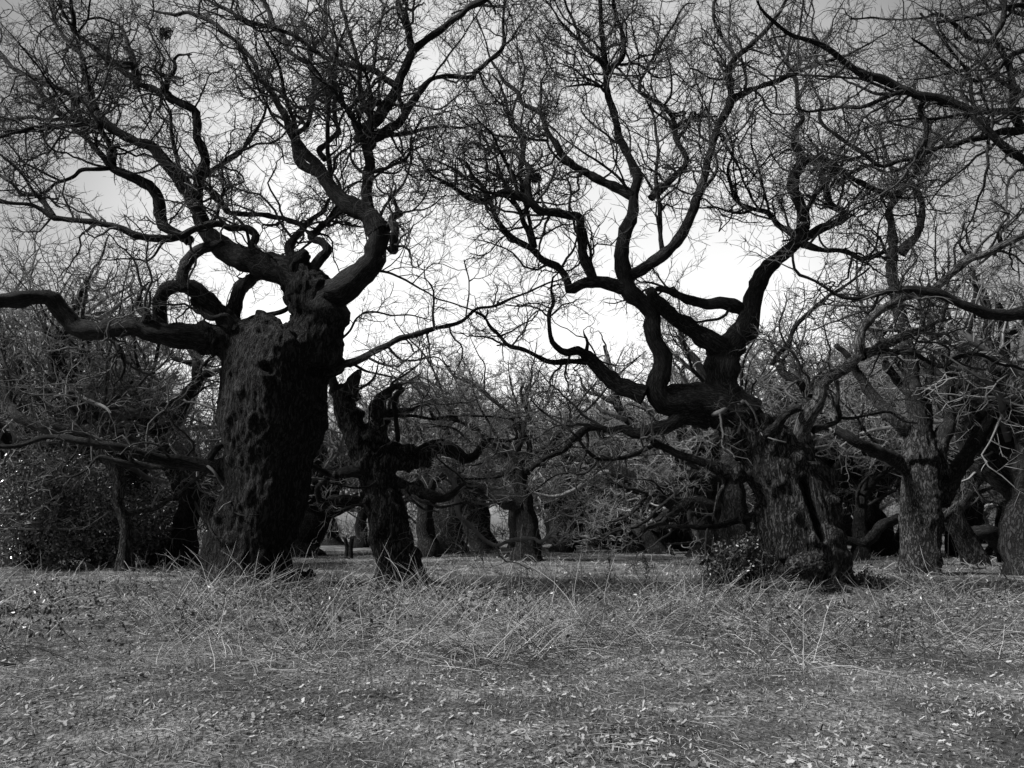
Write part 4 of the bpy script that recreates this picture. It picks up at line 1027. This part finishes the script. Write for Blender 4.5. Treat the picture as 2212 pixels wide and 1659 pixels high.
def log_thing(name, label, cat, pts, D, rad, mat, seed, branches=4):
    rng = np.random.default_rng(seed); P = []; R = []
    for (x, y, w_) in pts:
        p = at(x, y, D); P.append(p); R.append(pxr(w_, x, y, D))
    q, r = resample(np.array(P), np.array(R), .08)
    q += rng.normal(size=q.shape)*.01
    q[:, 2] = np.maximum(q[:, 2], gh(q[:, 0], q[:, 1])+r*.6)
    V, Q, uv = tubes(q[None], r[None], 8)
    V = np.vstack([V, q[0], q[-1]]); uv = np.vstack([uv, [0, 0], [0, 0]])
    i = np.arange(8); b0 = (len(q)-1)*8
    tri = np.vstack([np.stack([(i+1) % 8, i, np.full(8, len(V)-2)], 1), np.stack([i+b0, (i+1) % 8+b0, np.full(8, len(V)-1)], 1)])
    o = q[0].copy()
    root = empty(name, o, label, cat)
    link('stem', mesh_from('stem', V-o, Q, mat, uv=uv, tri=tri), root)
    if branches:
        A, RA = grow(rng, segs_of(q[None], r[None]), branches, (.3, .9), (.5, 1.2), 7, .2, .06, .5, .012, .03, .4)
        for a, ra in zip(A, RA):
            V, Q, uv = tubes(a[None], ra[None], 5); link('branch', mesh_from('branch', V-o, Q, mat, uv=uv), root)

def build_debris():
    log_thing('fallen_branch', 'bleached forked branch lying on the grass near the right edge', 'fallen branch', [(2195, 1256, 5), (2170, 1254, 11), (2150, 1252, 12), (2132, 1256, 5), (2120, 1262, 3)], ground_dist(2150, 1258), .05, M_DEAD, 1, 5)
    log_thing('fallen_branch', 'straight pale branch lying left of the bleached forked one', 'fallen branch', [(2130, 1236, 9), (2110, 1228, 9), (2095, 1222, 7)], ground_dist(2110, 1232), .05, M_DEAD, 2, 2)
    log_thing('fallen_branch', 'dark branch stub lying in the grass at the left edge', 'fallen branch', [(0, 1437, 14), (22, 1440, 10), (40, 1446, 6)], ground_dist(20, 1446), .05, M_LIMB, 3, 1)
    log_thing('fallen_log', 'dark log lying beside the foot of the hard-leaning oak', 'log', [(1440, 1190, 8), (1452, 1195, 8), (1460, 1199, 5)], ground_dist(1450, 1200), .05, M_LIMB, 4, 0)
    log_thing('fallen_stick', 'thin pale stick lying in the leaves in the left foreground', 'stick', [(636, 1390, 2.5), (648, 1420, 2.5), (657, 1452, 2)], ground_dist(650, 1430), .05, M_DEAD, 5, 0)
    log_thing('fallen_stick', 'long thin stick at the left edge of the foreground', 'stick', [(0, 1445, 3), (40, 1468, 3), (78, 1487, 2)], ground_dist(40, 1470), .05, M_DEAD, 6, 0)
    # forked stump with two pale rounded ends, far behind the broken-topped oak
    import bmesh
    D = 42.0; c = at(754, 1163, D); o = np.array([c[0], D, float(gh(c[0], D))])
    root = empty('stump', o, 'low dark forked stump with two pale rounded ends far behind the broken-topped oak', 'stump')
    for i, (x, y, w_) in enumerate([(745, 1160, 11), (761, 1160, 13)]):
        bm = bmesh.new(); bmesh.ops.create_icosphere(bm, subdivisions=4, radius=1)
        c = at(x, y, D); R = pxr(w_, x, y, D)
        for v in bm.verts:
            n = v.co.copy(); d = 1+.35*mn.noise(n*1.7+Vector((i*9, 0, 0)))+.15*mn.noise(n*5)
            v.co = Vector((n.x*R*d*1.1, n.y*R*d, n.z*d*R*.75))
        me = bpy.data.meshes.new('cut_end'); bm.to_mesh(me); bm.free(); me.materials.append(M_DEAD)
        link('cut_end', me, root, Vector(c-o))
        q, r = resample(np.array([[c[0]*.6+o[0]*.4, D+.1, -.1], (c+o)/2+[0, .1, 0], c-[0, 0, R*.3]]), np.array([R*1.0, R*.8, R*.7]), .1)
        V, Q, uv = tubes(q[None], r[None], 9)
        link('stem', mesh_from('stem', V-o, Q, M_LIMB, uv=uv), root)

MOUNDS = []
_o1 = at(540, 1285, ground_dist(540, 1285)); _o2 = at(1760, 1285, ground_dist(1760, 1285)); _o4 = at(858, 1268, ground_dist(858, 1268))
MOUNDS += [(_o1[0], _o1[1], .22, 2.4), (_o2[0], _o2[1], .2, 2.2), (_o4[0], _o4[1], .12, 1.6)]
build_ground()
o1_, o2_ = build_oaks()
build_mid_oaks()
build_background()
build_cover()
build_shrubs()
build_debris()
build_nests(o1_, o2_)
tot = sum(len(m.polygons)*2*1 for m in bpy.data.meshes)
print('polys', sum(len(m.polygons) for m in bpy.data.meshes))
